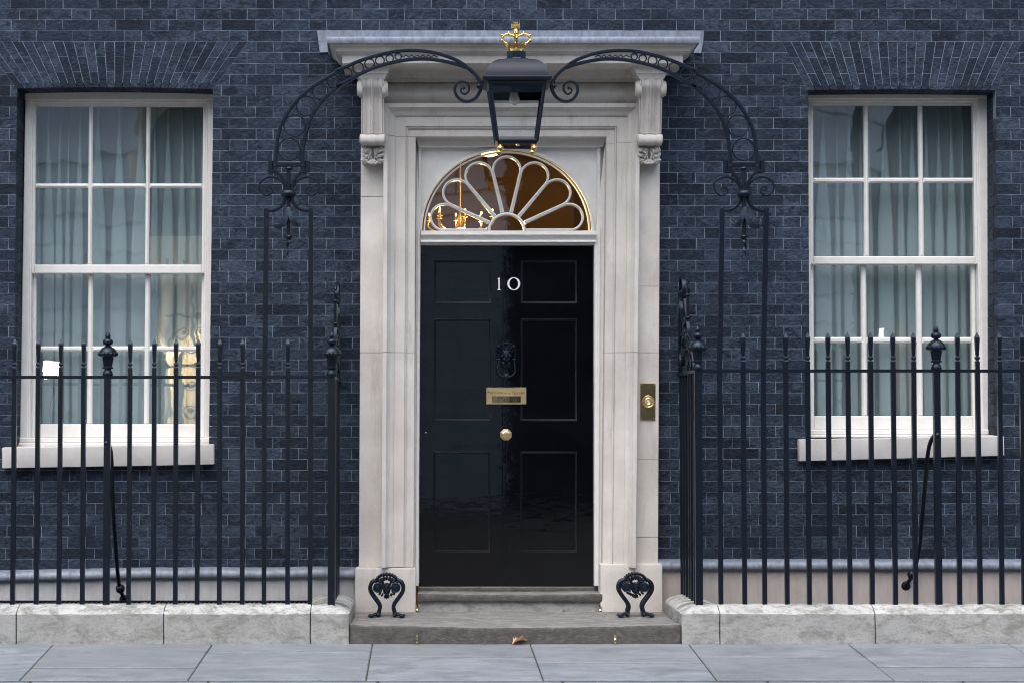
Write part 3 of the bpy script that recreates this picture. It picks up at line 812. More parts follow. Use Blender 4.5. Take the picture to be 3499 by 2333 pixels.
# ================================================================== door, frame, fanlight
Y_D = .07
dL_t, dL_b, dR_t, dR_b = E(563, 172), F(550, 917), E(1725, 172), F(1725, 917)
frm = bpy.data.objects.new("door_frame", None); COL.objects.link(frm); frm.location = (.5, .05, .2); setp(frm, house)
mb = MB(); mb.prism([(1424, 486), E(562, 172), F(549, 917), F(513, 917)], .0, .1, .004)
mb.prism([E(545, 60), E(558, 60), F(545, 917), F(527, 917)], -.012, .02, .002)
mb.build("frame_post", 'white', frm)
mb = MB(); mb.prism([E(1727, 172), (2068, 486), F(1772, 917), F(1727, 917)], .0, .1, .004)
mb.prism([E(1752, 60), E(1768, 60), F(1755, 917), F(1740, 917)], -.012, .02, .002)
mb.build("frame_post", 'white', frm)
mb = MB()
mb.prism([E(563, 76), E(1735, 76), E(1735, 97), E(563, 97)], .012, .1, .003)
q0 = W(E(563, 97), -.02); q1 = W(E(1740, 150), -.02); ztt, zbb = q0.z, q1.z
prf = [(.1, ztt), (-.03, ztt), (-.034, ztt - .006), (-.03, lerp(ztt, zbb, .25)), (-.012, lerp(ztt, zbb, .45)), (-.006, lerp(ztt, zbb, .7)), (-.016, lerp(ztt, zbb, .9)), (-.018, zbb), (.1, zbb)]
mb.rings([[(x, y, z) for y, z in prf] for x in (q0.x, q1.x)])
mb.prism([E(563, 150), E(1735, 150), E(1730, 171), E(563, 171)], .015, .1, .003)
mb.build("transom", 'white', frm, 30)
mb = MB(); mb.prism([(1395, 440), (1432, 440), (1432, 1990), (1395, 1990)], .066, .12); mb.prism([(2050, 440), (2100, 440), (2100, 1990), (2036, 1990)], .066, .12); mb.prism([(1432, 440), (2050, 440), (2050, 505), (1432, 505)], .066, .12)
mb.build("frame_backing", 'white', frm)

door = MB()
dw = lambda zx, zy: E(zx, zy)
ES = lambda yF: (yF + (1533 - 750) * 1.96)      # F rows -> E rows
colx = (657, 1035, 1235, 1610); rowsP = ((277, 563), (667, 1347), (ES(18), ES(693)))
def dlean(zx, zy):                                # the leaf narrows a touch towards the top on its left side
    u = (zx - 563) / 1162.0; t = (zy - 172) / (ES(917) - 172)
    return E(zx - 13 * t * (1 - u), zy)
def dq(x0, y0, x1, y1): return [dlean(x0, y0), dlean(x1, y0), dlean(x1, y1), dlean(x0, y1)]
xsP = [563, colx[0], colx[1], colx[2], colx[3], 1725]; ysP = [172, 277, 563, 667, 1347, ES(18), ES(693), ES(917)]
for i in range(5):
    for j in range(7):
        if i in (1, 3) and j in (1, 3, 5): continue
        door.prism(dq(xsP[i], ysP[j], xsP[i + 1], ysP[j + 1]), Y_D, Y_D + .045)
dob = door.build("door", 'door', house)
for c0, c1_ in ((colx[0], colx[1]), (colx[2], colx[3])):
    for r0, r1_ in rowsP:
        mb = MB(); mb.prism(dq(c0 + 2, r0 + 2, c1_ - 2, r1_ - 2), Y_D + .004, Y_D + .04); mb.build("panel", 'door', dob)
        mb = MB(); R = []
        for o, y in ((-1.5, .0005), (0, -.002), (2, -.003), (4, -.002), (5, .002), (12, .003), (14, .0045)):
            R.append([W(p, Y_D + y) for p in dq(c0 + o, r0 + o, c1_ - o, r1_ - o)])
        R = [[r[i] for r in R] for i in range(4)]; R.append(R[0])
        mb.rings(R, False, False); mb.build("panel_moulding", 'door_moulding', dob, 40)
for zx in (1118, 1140):
    mb = MB(); mb.tube([W(dlean(zx, 172), Y_D), W(dlean(zx, ES(915)), Y_D)], .0032, 8); mb.build("centre_bead", 'door', dob, 40)
# number
mb = MB()
mb.prism([E(1079, 398), E(1083, 392), E(1092, 389), E(1092, 389.5), E(1091, 470), E(1083, 470), E(1084, 400)][:0] or [E(1083.5, 396), E(1092, 389), E(1093, 468), E(1084, 468)], Y_D - .008, Y_D)
mb.prism([E(1077, 397), E(1092, 389), E(1092, 394), E(1084, 401)], Y_D - .0075, Y_D)
mb.prism([E(1077, 469), E(1099, 469), E(1099, 473.5), E(1077, 473.5)], Y_D - .0078, Y_D)
mb.build("numeral", 'paint10', dob)
mb = MB(); R = []
for k in range(40):
    a = 2 * pi * k / 40; ca_, sa = cos(a), sin(a)
    po = E(1187 + 43 * ca_, 431.5 - 43 * sa); pi_ = E(1187 + 29 * ca_, 431.5 - 37.5 * sa)
    f, g = W(po, Y_D - .008), W(pi_, Y_D - .008)
    R.append([f, g, Vector((g.x, Y_D - .001, g.z)), Vector((f.x, Y_D - .001, f.z))])
R.append(R[0]); mb.rings(R, False); mb.build("numeral", 'paint10', dob)
# lion head knocker
kn = MB(); s_ = 1 / 7.84 / FOC * 13.05
def kp(x, y, d): return W(KN(x, y), Y_D - d)
kn.ball(kp(700, 480, .015), 165 * s_, .045, 230 * s_, 14, 10)
kn.ball(kp(700, 600, .05), 95 * s_, .03, 75 * s_, 12, 8); kn.ball(kp(655, 600, .065), 48 * s_, .02, 42 * s_); kn.ball(kp(755, 600, .065), 48 * s_, .02, 42 * s_)
kn.tube([kp(700, 380, .055), kp(703, 480, .068), kp(710, 565, .084)], [.006, .0065, .009], 8)
for sg in (-1, 1):
    kn.ball(kp(700 + sg * 95, 405, .05), 45 * s_, .012, 16 * s_, 8, 6); kn.ball(kp(700 + sg * 100, 520, .045), 50 * s_, .018, 40 * s_, 8, 6)
    kn.ball(kp(700 + sg * 90, 460, .046), 22 * s_, .008, 14 * s_, 8, 6)
    for k, (x, y, l, a) in enumerate(((215, 300, 75, 30), (240, 380, 70, 25), (235, 470, 70, 12), (225, 540, 60, 5), (160, 280, 80, 35), (110, 240, 75, 25), (55, 210, 70, 12), (60, 300, 90, 14), (120, 330, 80, 30), (165, 400, 70, 30), (30, 330, 70, 5))):
        kn.ball(kp(700 + sg * x, y, .03 + .02 * (1 - x / 240)), 26 * s_, .012, l * s_, 8, 6, Matrix.Rotation(radians(sg * a), 3, 'Y'))
    kn.ball(kp(700 + sg * 195, 265, .04), 35 * s_, .012, 55 * s_, 8, 6, Matrix.Rotation(radians(sg * 35), 3, 'Y'))
kn.ball(kp(700, 190, .025), 40 * s_, .02, 45 * s_); kn.ball(kp(700, 730, .015), 150 * s_, .025, 110 * s_, 12, 8); kn.ball(kp(700, 690, .045), 60 * s_, .018, 25 * s_)
kn.build("knocker_head", 'iron', dob, 60)
kr = MB(); pth = [kp(490, 600, .03), kp(490, 700, .035), kp(475, 820, .04), kp(465, 900, .042), kp(490, 980, .044), kp(560, 1045, .046), (kp(640, 1065, .047)), kp(705, 1068, .047), kp(770, 1065, .047), kp(850, 1045, .046), kp(920, 980, .044), kp(945, 900, .042), kp(935, 820, .04), kp(915, 700, .035), kp(915, 600, .03)]
P_ = spline(pth, 4); nP = len(P_)
kr.tube(P_, [.0036 + .0012 * sin(pi * i / (nP - 1)) for i in range(nP)], 8)
kr.ball(kp(705, 1060, .047), 70 * s_, .014, 55 * s_); kr.lathe(kp(705, 1050, .0), [(95 * s_, -.001), (95 * s_, -.014), (70 * s_, -.022), (20 * s_, -.03), (0, -.03)], 16, 0, False, 'y')
for x in (490, 918): kr.pbox(*KN(x - 55, 585), *KN(x + 55, 615), Y_D - .04, Y_D - .015, .001)
kr.build("knocker_ring", 'iron', dob, 50)
# letter plate
pa, pb = LP(280, 300), LP(2070, 1050)
lp = MB(); lp.pbox(pa[0], pa[1], pb[0], pb[1], Y_D - .010, Y_D + .001, .003); lp.build("letter_plate", 'brass', dob)
lp = MB(); a, b = LP(300, 322), LP(2048, 1030)
for q in ((a[0], a[1], b[0], a[1] + 1.2), (a[0], b[1] - 1.2, b[0], b[1]), (a[0], a[1] + 1.2, a[0] + 1.2, b[1] - 1.2), (b[0] - 1.2, a[1] + 1.2, b[0], b[1] - 1.2)): lp.pbox(*q, Y_D - .0125, Y_D - .009)
a, b = LP(520, 685), LP(1825, 975)
for q in ((a[0] - 1.5, a[1] - 1.2, b[0] + 1.5, a[1]), (a[0] - 1.5, b[1], b[0] + 1.5, b[1] + 1.8), (a[0] - 1.5, a[1], a[0], b[1]), (b[0], a[1], b[0] + 1.5, b[1])): lp.pbox(*q, Y_D - .0135, Y_D - .009)
lp.build("plate_rim", 'brass', dob)
lp = MB(); q = [W(LP(525, 690), Y_D - .0095), W(LP(1820, 690), Y_D - .0095), W(LP(1820, 970), Y_D - .0125), W(LP(525, 970), Y_D - .0125)]
q[0].y = q[1].y = Y_D - .0105; q[2].y = q[3].y = Y_D - .0125
lp.add(q, [(0, 1, 2, 3)]); lp.build("letter_flap", 'mirror_brass', dob)
def text_mesh(s, size):
    c = bpy.data.curves.new("t", 'FONT'); c.body = s; c.size = size; c.extrude = .0004; c.align_x = 'LEFT'
    o = bpy.data.objects.new("t", c); COL.objects.link(o)
    dg = bpy.context.evaluated_depsgraph_get(); dg.update()
    me = bpy.data.meshes.new_from_object(o.evaluated_get(dg)); bpy.data.objects.remove(o); bpy.data.curves.remove(c)
    return me
lt = MB()
for s, x0, x1, big, y0 in (("F", 345, 432, 1, 578), ("IRST", 436, 655, 0, 578), ("L", 700, 775, 1, 580), ("ORD", 780, 1035, 0, 580), ("OF THE", 1085, 1375, .5, 595), ("T", 1425, 1515, 1, 600), ("REASURY", 1520, 2000, 0, 602)):
    hpx = {1: 125, 0: 92, .5: 62}[big]
    me = text_mesh(s, 1.0)
    xsv = [v.co.x for v in me.vertices]; ysv = [v.co.y for v in me.vertices]
    o = W(LP(x0, y0), Y_D - .0107); x_e = W(LP(x1, y0), Y_D - .0107).x
    kx = (x_e - o.x) / (max(xsv) - min(xsv)); kz = (hpx / 13.067 / FOC * 13.06) / (max(ysv) - min(ysv))
    lt.add([(o.x + (v.co.x - min(xsv)) * kx, o.y - v.co.z * .5, o.z + (v.co.y - min(ysv)) * kz) for v in me.vertices], [list(p.vertices) for p in me.polygons])
    bpy.data.meshes.remove(me)
lt.build("lettering", 'engrave', dob)
# octagonal knob
kb = MB(); c = W(E(1133, 1438), Y_D); r = 41 / 1.96 / FOC * 13.0
kb.lathe(c, [(r * .5, 0), (r * .5, -.02), (r, -.022), (r, -.032), (r * .72, -.042), (r * .70, -.046), (r * .5, -.049), (0, -.05)], 8, pi / 8, False, 'y')
kb.build("door_knob", 'brass', dob)
mb = MB(); c = W(E(598, 1433), Y_D); mb.lathe(c, [(.012, .001), (.012, -.004), (.009, -.006), (0, -.006)], 14, 0, False, 'y'); mb.build("lock", 'door', dob, 40)

# bell push on the right pilaster
bl_ = bpy.data.objects.new("doorbell", None); COL.objects.link(bl_); bl_.location = W(E(2085, 1220), -.075); setp(bl_, house)
mb = MB(); mb.prism([E(2035, 1094), E(2136, 1094), E(2134, 1342), E(2034, 1342)], -.083, -.074, .002); mb.build("bell_plate", 'aged_brass', bl_)
c = W(E(2087, 1217), -.083); k_ = 1 / 1.96 / FOC * 12.92
mb = MB(); mb.lathe(c, [(42 * k_, .001), (42 * k_, -.004), (38 * k_, -.008), (33 * k_, -.004), (30 * k_, -.003), (27 * k_, -.009), (22 * k_, -.011), (17 * k_, -.005), (13 * k_, -.004), (12 * k_, -.003)], 24, 0, False, 'y'); mb.build("bell_rose", 'brass', bl_, 50)
mb = MB(); mb.ball(c + Vector((0, -.004, 0)), 9 * k_, .006, 9 * k_); mb.build("bell_button", 'paint10', bl_, 60)
for zx, zy in ((2043, 1105), (2127, 1105), (2043, 1330), (2125, 1330)):
    mb = MB(); mb.ball(W(E(zx, zy), -.083), .003, .002, .003, 8, 4); mb.build("screw", 'brass', bl_, 60)

# fanlight
fan = bpy.data.objects.new("fanlight", None); COL.objects.link(fan); fan.location = W(D(1140, 1545), .05); setp(fan, house)
FC = (1140, 1547); RX, RY = 572, 545
Y_F = .045
def fp(r, a, y=Y_F): return W(D(FC[0] + cos(a) * r * RX / 572.0, FC[1] - sin(a) * r * RY / 572.0), y)
mb = MB(); rect = (566, 980, 1745, 1547); n = 48
R = []
for k in range(n + 1):
    a = pi * k / n; e = fp(572, a); ex, ey = cos(a), -sin(a)
    tx = (rect[2] - FC[0]) / ex if ex > 1e-6 else ((rect[0] - FC[0]) / ex if ex < -1e-6 else 1e9)
    ty = (rect[1] - FC[1]) / ey if ey < -1e-6 else 1e9
    t = min(tx, ty); o = W(D(FC[0] + ex * t, FC[1] + ey * t), Y_F)
    if abs(ty - tx) < 60: o = W(D(rect[2] if ex > 0 else rect[0], rect[1]), Y_F)
    R.append([e, o, Vector((o.x, Y_F + .04, o.z)), Vector((e.x, Y_F + .04, e.z))])
mb.rings(R); mb.build("spandrel", 'white', fan, 30)
mb = MB(); mb.prism([D(530, 925), D(1812, 925), D(1785, 985), D(548, 985)], .0, .09, .004)
mb.prism([D(548, 960), D(566, 975), D(566, 1547), D(548, 1547)], .02, .09, .003); mb.prism([D(1745, 975), D(1768, 960), D(1768, 1547), D(1745, 1547)], .02, .09, .003)
mb.build("fanlight_frame", 'white', fan)
mb = MB(); mb.ribbon([fp(575, pi * k / 48) for k in range(49)], .014, .05); mb.ribbon([fp(552, pi * k / 48, Y_F + .01) for k in range(49)], .010, .03)
mb.build("arch_bead", 'white', fan, 40)
kz = 1 / 1.96 / FOC * 13.05
for i in range(7):
    a = pi * (i + .5) / 7
    ax = Vector((cos(a), sin(a))); nx_ = Vector((-sin(a), cos(a)))
    loc = []
    rc, rr = 428, 92
    half = 24; r0 = 128
    th = math.asin((rr - half) / (rc - r0))
    for k in range(0, 17):
        b = -(pi / 2 + th * .85) + (pi + 2 * th * .85) * k / 16
        loc.append((rc + cos(b) * rr, sin(b) * rr))
    loc = [(r0, -half)] + loc + [(r0, half)]
    pts = []
    for u, v in loc:
        q = ax * u + nx_ * v; pts.append(W(D(FC[0] + q.x, FC[1] - q.y * RY / 572.0), Y_F + .006))
    for p in pts: p.z = max(p.z, W(D(FC[0], 1540), Y_F).z)
    mb = MB(); mb.ribbon(pts, .0145, .03); mb.ribbon([p + Vector((0, -.016, 0)) for p in pts], .005, .010); mb.build("petal_bar", 'white', fan, 40)
mb = MB(); mb.ribbon([fp(118, pi * k / 20, Y_F + .004) for k in range(21)], .017, .04); mb.ribbon([fp(118, pi * k / 20, Y_F - .017) for k in range(21)], .007, .012); mb.build("hub_bar", 'white', fan, 40)
for i in range(6):
    a = pi * (i + 1) / 7; mb = MB(); P = []
    for k in range(13):
        r = 128 + 105 * k / 12; P.append(fp(r, a + .10 * sin(k / 12 * 2 * pi) * (k / 12 + .3), Y_F + .028))
    mb.ribbon(P, [.022 * (1 - k / 12.5) + .001 for k in range(13)], .004); mb.build("sun_ray", 'moss', fan)
mb = MB(); mb.ribbon([W(D(1140, 1545), Y_F + .028), W(D(1140, 1500), Y_F + .028)], .008, .004); mb.prism([D(1115, 1505), D(1140, 1468), D(1165, 1505)], Y_F + .026, Y_F + .03); mb.build("sun_ray", 'moss', fan)
mb = MB(); P = [fp(560, pi * k / 32, Y_F + .024) for k in range(33)]; mb.add(P, [list(range(33))]); mb.build("pane", 'glass', fan)
# ================================================================== ground
Y_K = -1.0                                   # front of the kerb walls
SL = .055                                    # pavement falls towards the road
def pav_z(y): return SL * (y - Y_K)
def on_pav(px, py):
    # where the sight line meets the sloping pavement
    u, v = (px - PPX) / FOC, (PPY - py) / FOC
    dx, dy, dz = u, _ct - v * _st, _st + v * _ct
    k = (SL * (CAM_Y - Y_K) - CAM_Z) / (dz - SL * dy)
    return Vector((dx * k, CAM_Y + dy * k, CAM_Z + dz * k))
Y_E = on_pav(1749, 2324).y                   # road edge of the pavement
PX0, PX1 = -9.0, 10.0
g = MB(); g.add([(-600, -700, pav_z(Y_E) - .16), (600, -700, pav_z(Y_E) - .16), (600, 40, pav_z(Y_E) - .16), (-600, 40, pav_z(Y_E) - .16)], [(0, 1, 2, 3)])
tag(g.build("road", 'asphalt'), kind="structure")
pm = MB(); t = .007
pm.add([(PX0, Y_E, pav_z(Y_E) - t), (PX1, Y_E, pav_z(Y_E) - t), (PX1, -.95, pav_z(-.95) - t), (PX0, -.95, pav_z(-.95) - t), (PX0, Y_E, -.3), (PX1, Y_E, -.3), (PX1, -.95, -.3), (PX0, -.95, -.3)],
       [(0, 1, 2, 3), (4, 5, 6, 7), (0, 1, 5, 4), (1, 2, 6, 5), (2, 3, 7, 6), (3, 0, 4, 7)])
pave = tag(pm.build("pavement", 'joint'), kind="structure")
fv = 3499 / 2352.0
jt = [(126, 40), (490, 428), (856, 840), (1217, 1250), (1580, 1650), (1945, 2060)]
lines = []
for a, b in jt:
    p, q = on_pav(a * fv, 1475 * fv), on_pav(b * fv, 1566 * fv)
    lines.append((lerp(p.x, q.x, (-.97 - p.y) / (q.y - p.y)), lerp(p.x, q.x, (Y_E - p.y) / (q.y - p.y))))
dl = lines[1][0] - lines[0][0]; dr = lines[5][0] - lines[4][0]
for i in range(1, 6): lines.insert(0, (lines[0][0] - .93, lines[0][1] - .93))
for i in range(1, 6): lines.append((lines[-1][0] + .93, lines[-1][1] + .93))
cross = {4: 2150, 5: 2281, 6: 2229, 7: 2243, 8: 2263.6, 9: 2243, 10: 2277}
def slab(q):
    """one flagstone from its plan corners, chamfered top, following the fall"""
    q = [(x, y + (-.013 if k < 2 else .013)) for k, (x, y) in enumerate(q)]; Q = inset_poly(q, .0035); Q2 = inset_poly(Q, .004); mb = MB(); j = random.uniform(-.0012, .0015)
    n = len(Q); vs = [(x, y, pav_z(y) + j) for x, y in Q2] + [(x, y, pav_z(y) - .004 + j) for x, y in Q] + [(x, y, pav_z(y) - .05) for x, y in Q]
    fs = [list(range(n))]
    for k in range(2):
        for i in range(n): fs.append([k * n + i, k * n + (i + 1) % n, (k + 1) * n + (i + 1) % n, (k + 1) * n + i])
    mb.add(vs, fs); mb.build("paving_slab", 'paving', pave)
for i in range(len(lines) - 1):
    a, b = lines[i], lines[i + 1]
    y_m = on_pav(1749, cross[i]).y if i in cross else random.uniform(Y_E + .35, -1.35)
    xa = lambda y: lerp(a[0], a[1], (y + .97) / (Y_E + .97)); xb = lambda y: lerp(b[0], b[1], (y + .97) / (Y_E + .97))
    slab([(xa(-.97), -.97), (xb(-.97), -.97), (xb(y_m), y_m), (xa(y_m), y_m)])
    slab([(xa(y_m), y_m), (xb(y_m), y_m), (xb(Y_E + .006), Y_E + .006), (xa(Y_E + .006), Y_E + .006)])
kx = PX0; n = 0
kb_ = MB(); kb_.box(PX0, PX1, Y_E - .29, Y_E - .012, -.3, pav_z(Y_E) - .03)
kerb = tag(kb_.build("kerb", 'joint'), kind="structure")
while kx < PX1:
    l = random.uniform(.8, 1.1)
    link("kerbstone", rough_block(kx + .004, kx + l - .004, Y_E - .30, Y_E - .008, pav_z(Y_E) - .17, pav_z(Y_E) - .002, .012, .0015, .2, 6), 'paving', kerb, 40)
    kx += l

# ================================================================== kerb walls that carry the railings
Y_R = -.87
zK = W(K2(760, 852), Y_R).z; zKf = W(K2(800, 1030), Y_K).z
xKL, xKR = W(K3(850, 1400), Y_K).x, W(K2(470, 1400), Y_K).x            # the stair ends of both walls
TK = .30                                                               # wall thickness
def kerb_prof(v, xa, ya, corner):
    return v
def kerb_stone(x0, x1, par, inner=None):
    """front run: chamfered nose sloping up to a flat top"""
    def sh(v):
        dy = v.y - Y_K
        if v.z > zKf - .02:
            t = min(1, max(0, dy / (Y_R - Y_K))); zt = zKf + (zK - zKf) * sin(t * pi / 2)
            bk = max(0, (dy - (Y_R - Y_K) - .06) / (TK - (Y_R - Y_K) - .06)); zt -= (zK - zKf) * (1 - cos(bk * pi / 2))
            side = 1.0
            if inner is not None:
                dx = abs(v.x - inner); tx = min(1, dx / .13); zt = min(zt, zKf + (zK - zKf) * sin(tx * pi / 2))
            v.z = zt
        return v
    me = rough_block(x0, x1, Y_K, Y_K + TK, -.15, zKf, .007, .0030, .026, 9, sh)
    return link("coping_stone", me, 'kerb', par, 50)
def kerb_return(x0, x1, y0, y1, par):
    """return along the steps with a half-round top"""
    xm = (x0 + x1) / 2; hw = (x1 - x0) / 2
    def sh(v):
        if v.z > zKf - .02:
            u = (v.x - xm) / hw; v.z = zKf - .01 + (zK - zKf + .01) * sqrt(max(0, 1 - u * u * .98))
        return v
    me = rough_block(x0, x1, y0, y1, -.15, zKf, .006, .0020, .024, 9, sh)
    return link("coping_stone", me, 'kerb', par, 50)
kwL = thing("kerb_wall", (-1.5, Y_K, 0), "weathered pale stone kerb wall under the railing with the doubled bar by the grating", "kerb wall")
kwL["label"] = "weathered low stone kerb wall in front of the pale grey plinth"
kwR = thing("kerb_wall", (2.8, Y_K, 0), "mossy low stone kerb wall in front of the pinkish beige plinth", "kerb wall")
jl = [W(p, Y_K).x for p in (C(108, 1200), C(1095, 1200), C(2078, 1200))]
ed = [jl[0] - 1.3, jl[0], jl[1], jl[2]]
for a, b in zip(ed[:-1], ed[1:]): kerb_stone(a + .0025, b - .0025, kwL)
kerb_stone(jl[2] + .0025, xKL, kwL, xKL)
jr = [W(p, Y_K).x for p in (I(315, 1200), I(1357, 1200))]
kerb_stone(xKR, jr[0] - .0025, kwR, xKR)
kerb_stone(jr[0] + .0025, jr[1] - .0025, kwR); kerb_stone(jr[1] + .0025, jr[1] + 1.2, kwR); kerb_stone(jr[1] + 1.205, jr[1] + 2.2, kwR)
nR = 4
for par, a, b in ((kwL, xKL - .27, xKL), (kwR, xKR, xKR + .27)):
    for i in range(nR):
        y0 = lerp(Y_K + TK, -.145, i / nR); y1 = lerp(Y_K + TK, -.145, (i + 1) / nR)
        kerb_return(a, b, y0 + .0015, y1 - .0015, par)
# sunken areas behind the kerb walls: floor and grating
for x0, x1, lab in ((jl[0] - 1.3, xKL - .28, "pale grey"), (xKR + .28, jr[1] + 2.2, "pinkish beige")):
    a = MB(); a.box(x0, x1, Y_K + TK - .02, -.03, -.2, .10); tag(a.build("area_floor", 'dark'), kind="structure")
gr = thing("area_grating", (-1.6, -.4, .1), "dark iron floor grating at the foot of the pale grey plinth", "grating")
x0, x1 = jl[0] - 1.25, xKL - .29; zg = .168
mb = MB(); mb.box(x0, x1, -.69, -.665, zg - .05, zg); mb.box(x0, x1, -.085, -.055, zg - .05, zg + .006); mb.box(x0, x1, -.39, -.37, zg - .05, zg - .002); mb.build("grating_frame", 'iron', gr)
mb = MB(); nb = int((x1 - x0) / .028)
for i in range(nb + 1):
    x = lerp(x0, x1, i / nb); mb.box(x - .004, x + .004, -.67, -.07, zg - .045, zg - .001)
tag(mb.build("grating_bars", 'iron', gr), kind="stuff")

# ================================================================== steps
st = thing("door_steps", (.5, -.5, 0), "two worn grey stone steps up to the black door", "steps")
z1 = W(F(1150, 1193), Y_K).z; z1e = W(F(2290, 1165), Y_K).z - z1
xs0, xs1 = xKL + .003, xKR - .003
def worn(v):
    u = (v.x - (xs0 + xs1) / 2) / ((xs1 - xs0) / 2)
    if v.z > z1 * .5:
        f = max(0, 1 - (v.y - Y_K) / .35)
        v.z += z1e * .8 * (abs(u) ** 2.2) * f + .012 * (v.y - Y_K)
    if v.y < Y_K + .1: v.y -= .012 * (1 - u * u)
    return v
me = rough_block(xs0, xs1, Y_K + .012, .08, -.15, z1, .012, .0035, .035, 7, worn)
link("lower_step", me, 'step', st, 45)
y2 = -.115
z2a = W(F(1150, 1022), y2 - .02).z; z2 = W(F(1150, 972), y2 - .03).z
xa, xb = W(F(541, 1000), y2).x, W(F(1782, 1000), y2).x
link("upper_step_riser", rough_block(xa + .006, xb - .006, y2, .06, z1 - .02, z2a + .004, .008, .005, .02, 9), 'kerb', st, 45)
def worn2(v):
    u = (v.x - (xa + xb) / 2) / ((xb - xa) / 2)
    if v.z > (z2 + z2a) / 2: v.z += .006 * abs(u) ** 2 + .03 * (v.y - y2) * .4
    return v
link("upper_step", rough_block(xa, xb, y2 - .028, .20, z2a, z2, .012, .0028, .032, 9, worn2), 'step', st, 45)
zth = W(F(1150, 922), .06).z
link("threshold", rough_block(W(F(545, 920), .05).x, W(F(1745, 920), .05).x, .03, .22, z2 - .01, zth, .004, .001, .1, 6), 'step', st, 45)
for (zx, zy0, zy1, y) in ((540, 1045, 1100, y2 - .03), (1767, 1048, 1100, y2 - .03), (539, 1232, 1298, Y_K - .016), (1866, 1240, 1302, Y_K - .016)):
    p, q = W(F(zx, zy0), y), W(F(zx, zy1), y); h = p.z - q.z
    mb = MB(); mb.ribbon([q + Vector((0, .012, h * .0)), q + Vector((0, -.006, 0)), q + Vector((0, -.010, h * .4)), q + Vector((0, -.002, h * .55)), q + Vector((0, -.008, h * .8)), q + Vector((0, .012, h * 1.0))], .005, .013, Vector((1, 0, 0)))
    mb.build("brass_rod_clip", 'mirror_brass', st, 50)

# ================================================================== railings
zb = .0
UZ = 1 / 1.96 / FOC * 12.13              # metres for one unit of the enlarged survey views at the railing
def spear_mesh():
    r2 = sqrt(2) * UZ
    prof = [(14, -2), (14, 54), (9, 60), (8, 64), (13, 70), (15, 78), (13, 86), (8, 90), (8, 94), (10, 100), (13, 150), (15, 205), (14, 212), (16, 213), (0.3, 250)]
    m = MB(); m.lathe((0, 0, 0), [(r * r2, h * UZ) for r, h in prof], 4, pi / 4); return m
def urn(m, c, k=1.0):
    prof = [(30, -4), (33, 0), (36, 10), (31, 26), (22, 40), (22, 44), (36, 48), (37, 58), (29, 64), (31, 75), (38, 118), (40, 124), (58, 130), (63, 142), (62, 156), (54, 172), (36, 190), (24, 196), (14, 202), (14, 205), (26, 208), (33, 216), (35, 226), (33, 236), (22, 246), (15, 249), (17, 256), (18, 266), (13, 280), (4, 290), (0.5, 292)]
    m.lathe(c, [(r * UZ * k, h * UZ * k) for r, h in prof], 18)
    for i in range(12):
        a = 2 * pi * i / 12; m.ball(Vector(c) + Vector((cos(a) * 55 * UZ * k, sin(a) * 55 * UZ * k, 145 * UZ * k)), 15 * UZ * k, 15 * UZ * k, 14 * UZ * k, 6, 5)
spearD = spear_mesh().build("spearhead", 'iron'); sme = spearD.data; bpy.data.objects.remove(spearD)
def shaft_mesh(h, hw):
    m = MB(); m.lathe((0, 0, 0), [(hw * sqrt(2), 0), (hw * sqrt(2), h)], 4, pi / 4); o = m.build("bar", 'iron'); me = o.data; bpy.data.objects.remove(o); return me
def spiral(cy, cz, r0, r1, a0, a1, x, n=26, e=1.0):
    return [Vector((x, cy + cos(lerp(a0, a1, i / n)) * lerp(r0, r1, (i / n) ** e), cz + sin(lerp(a0, a1, i / n)) * lerp(r0, r1, (i / n) ** e))) for i in range(n + 1)]
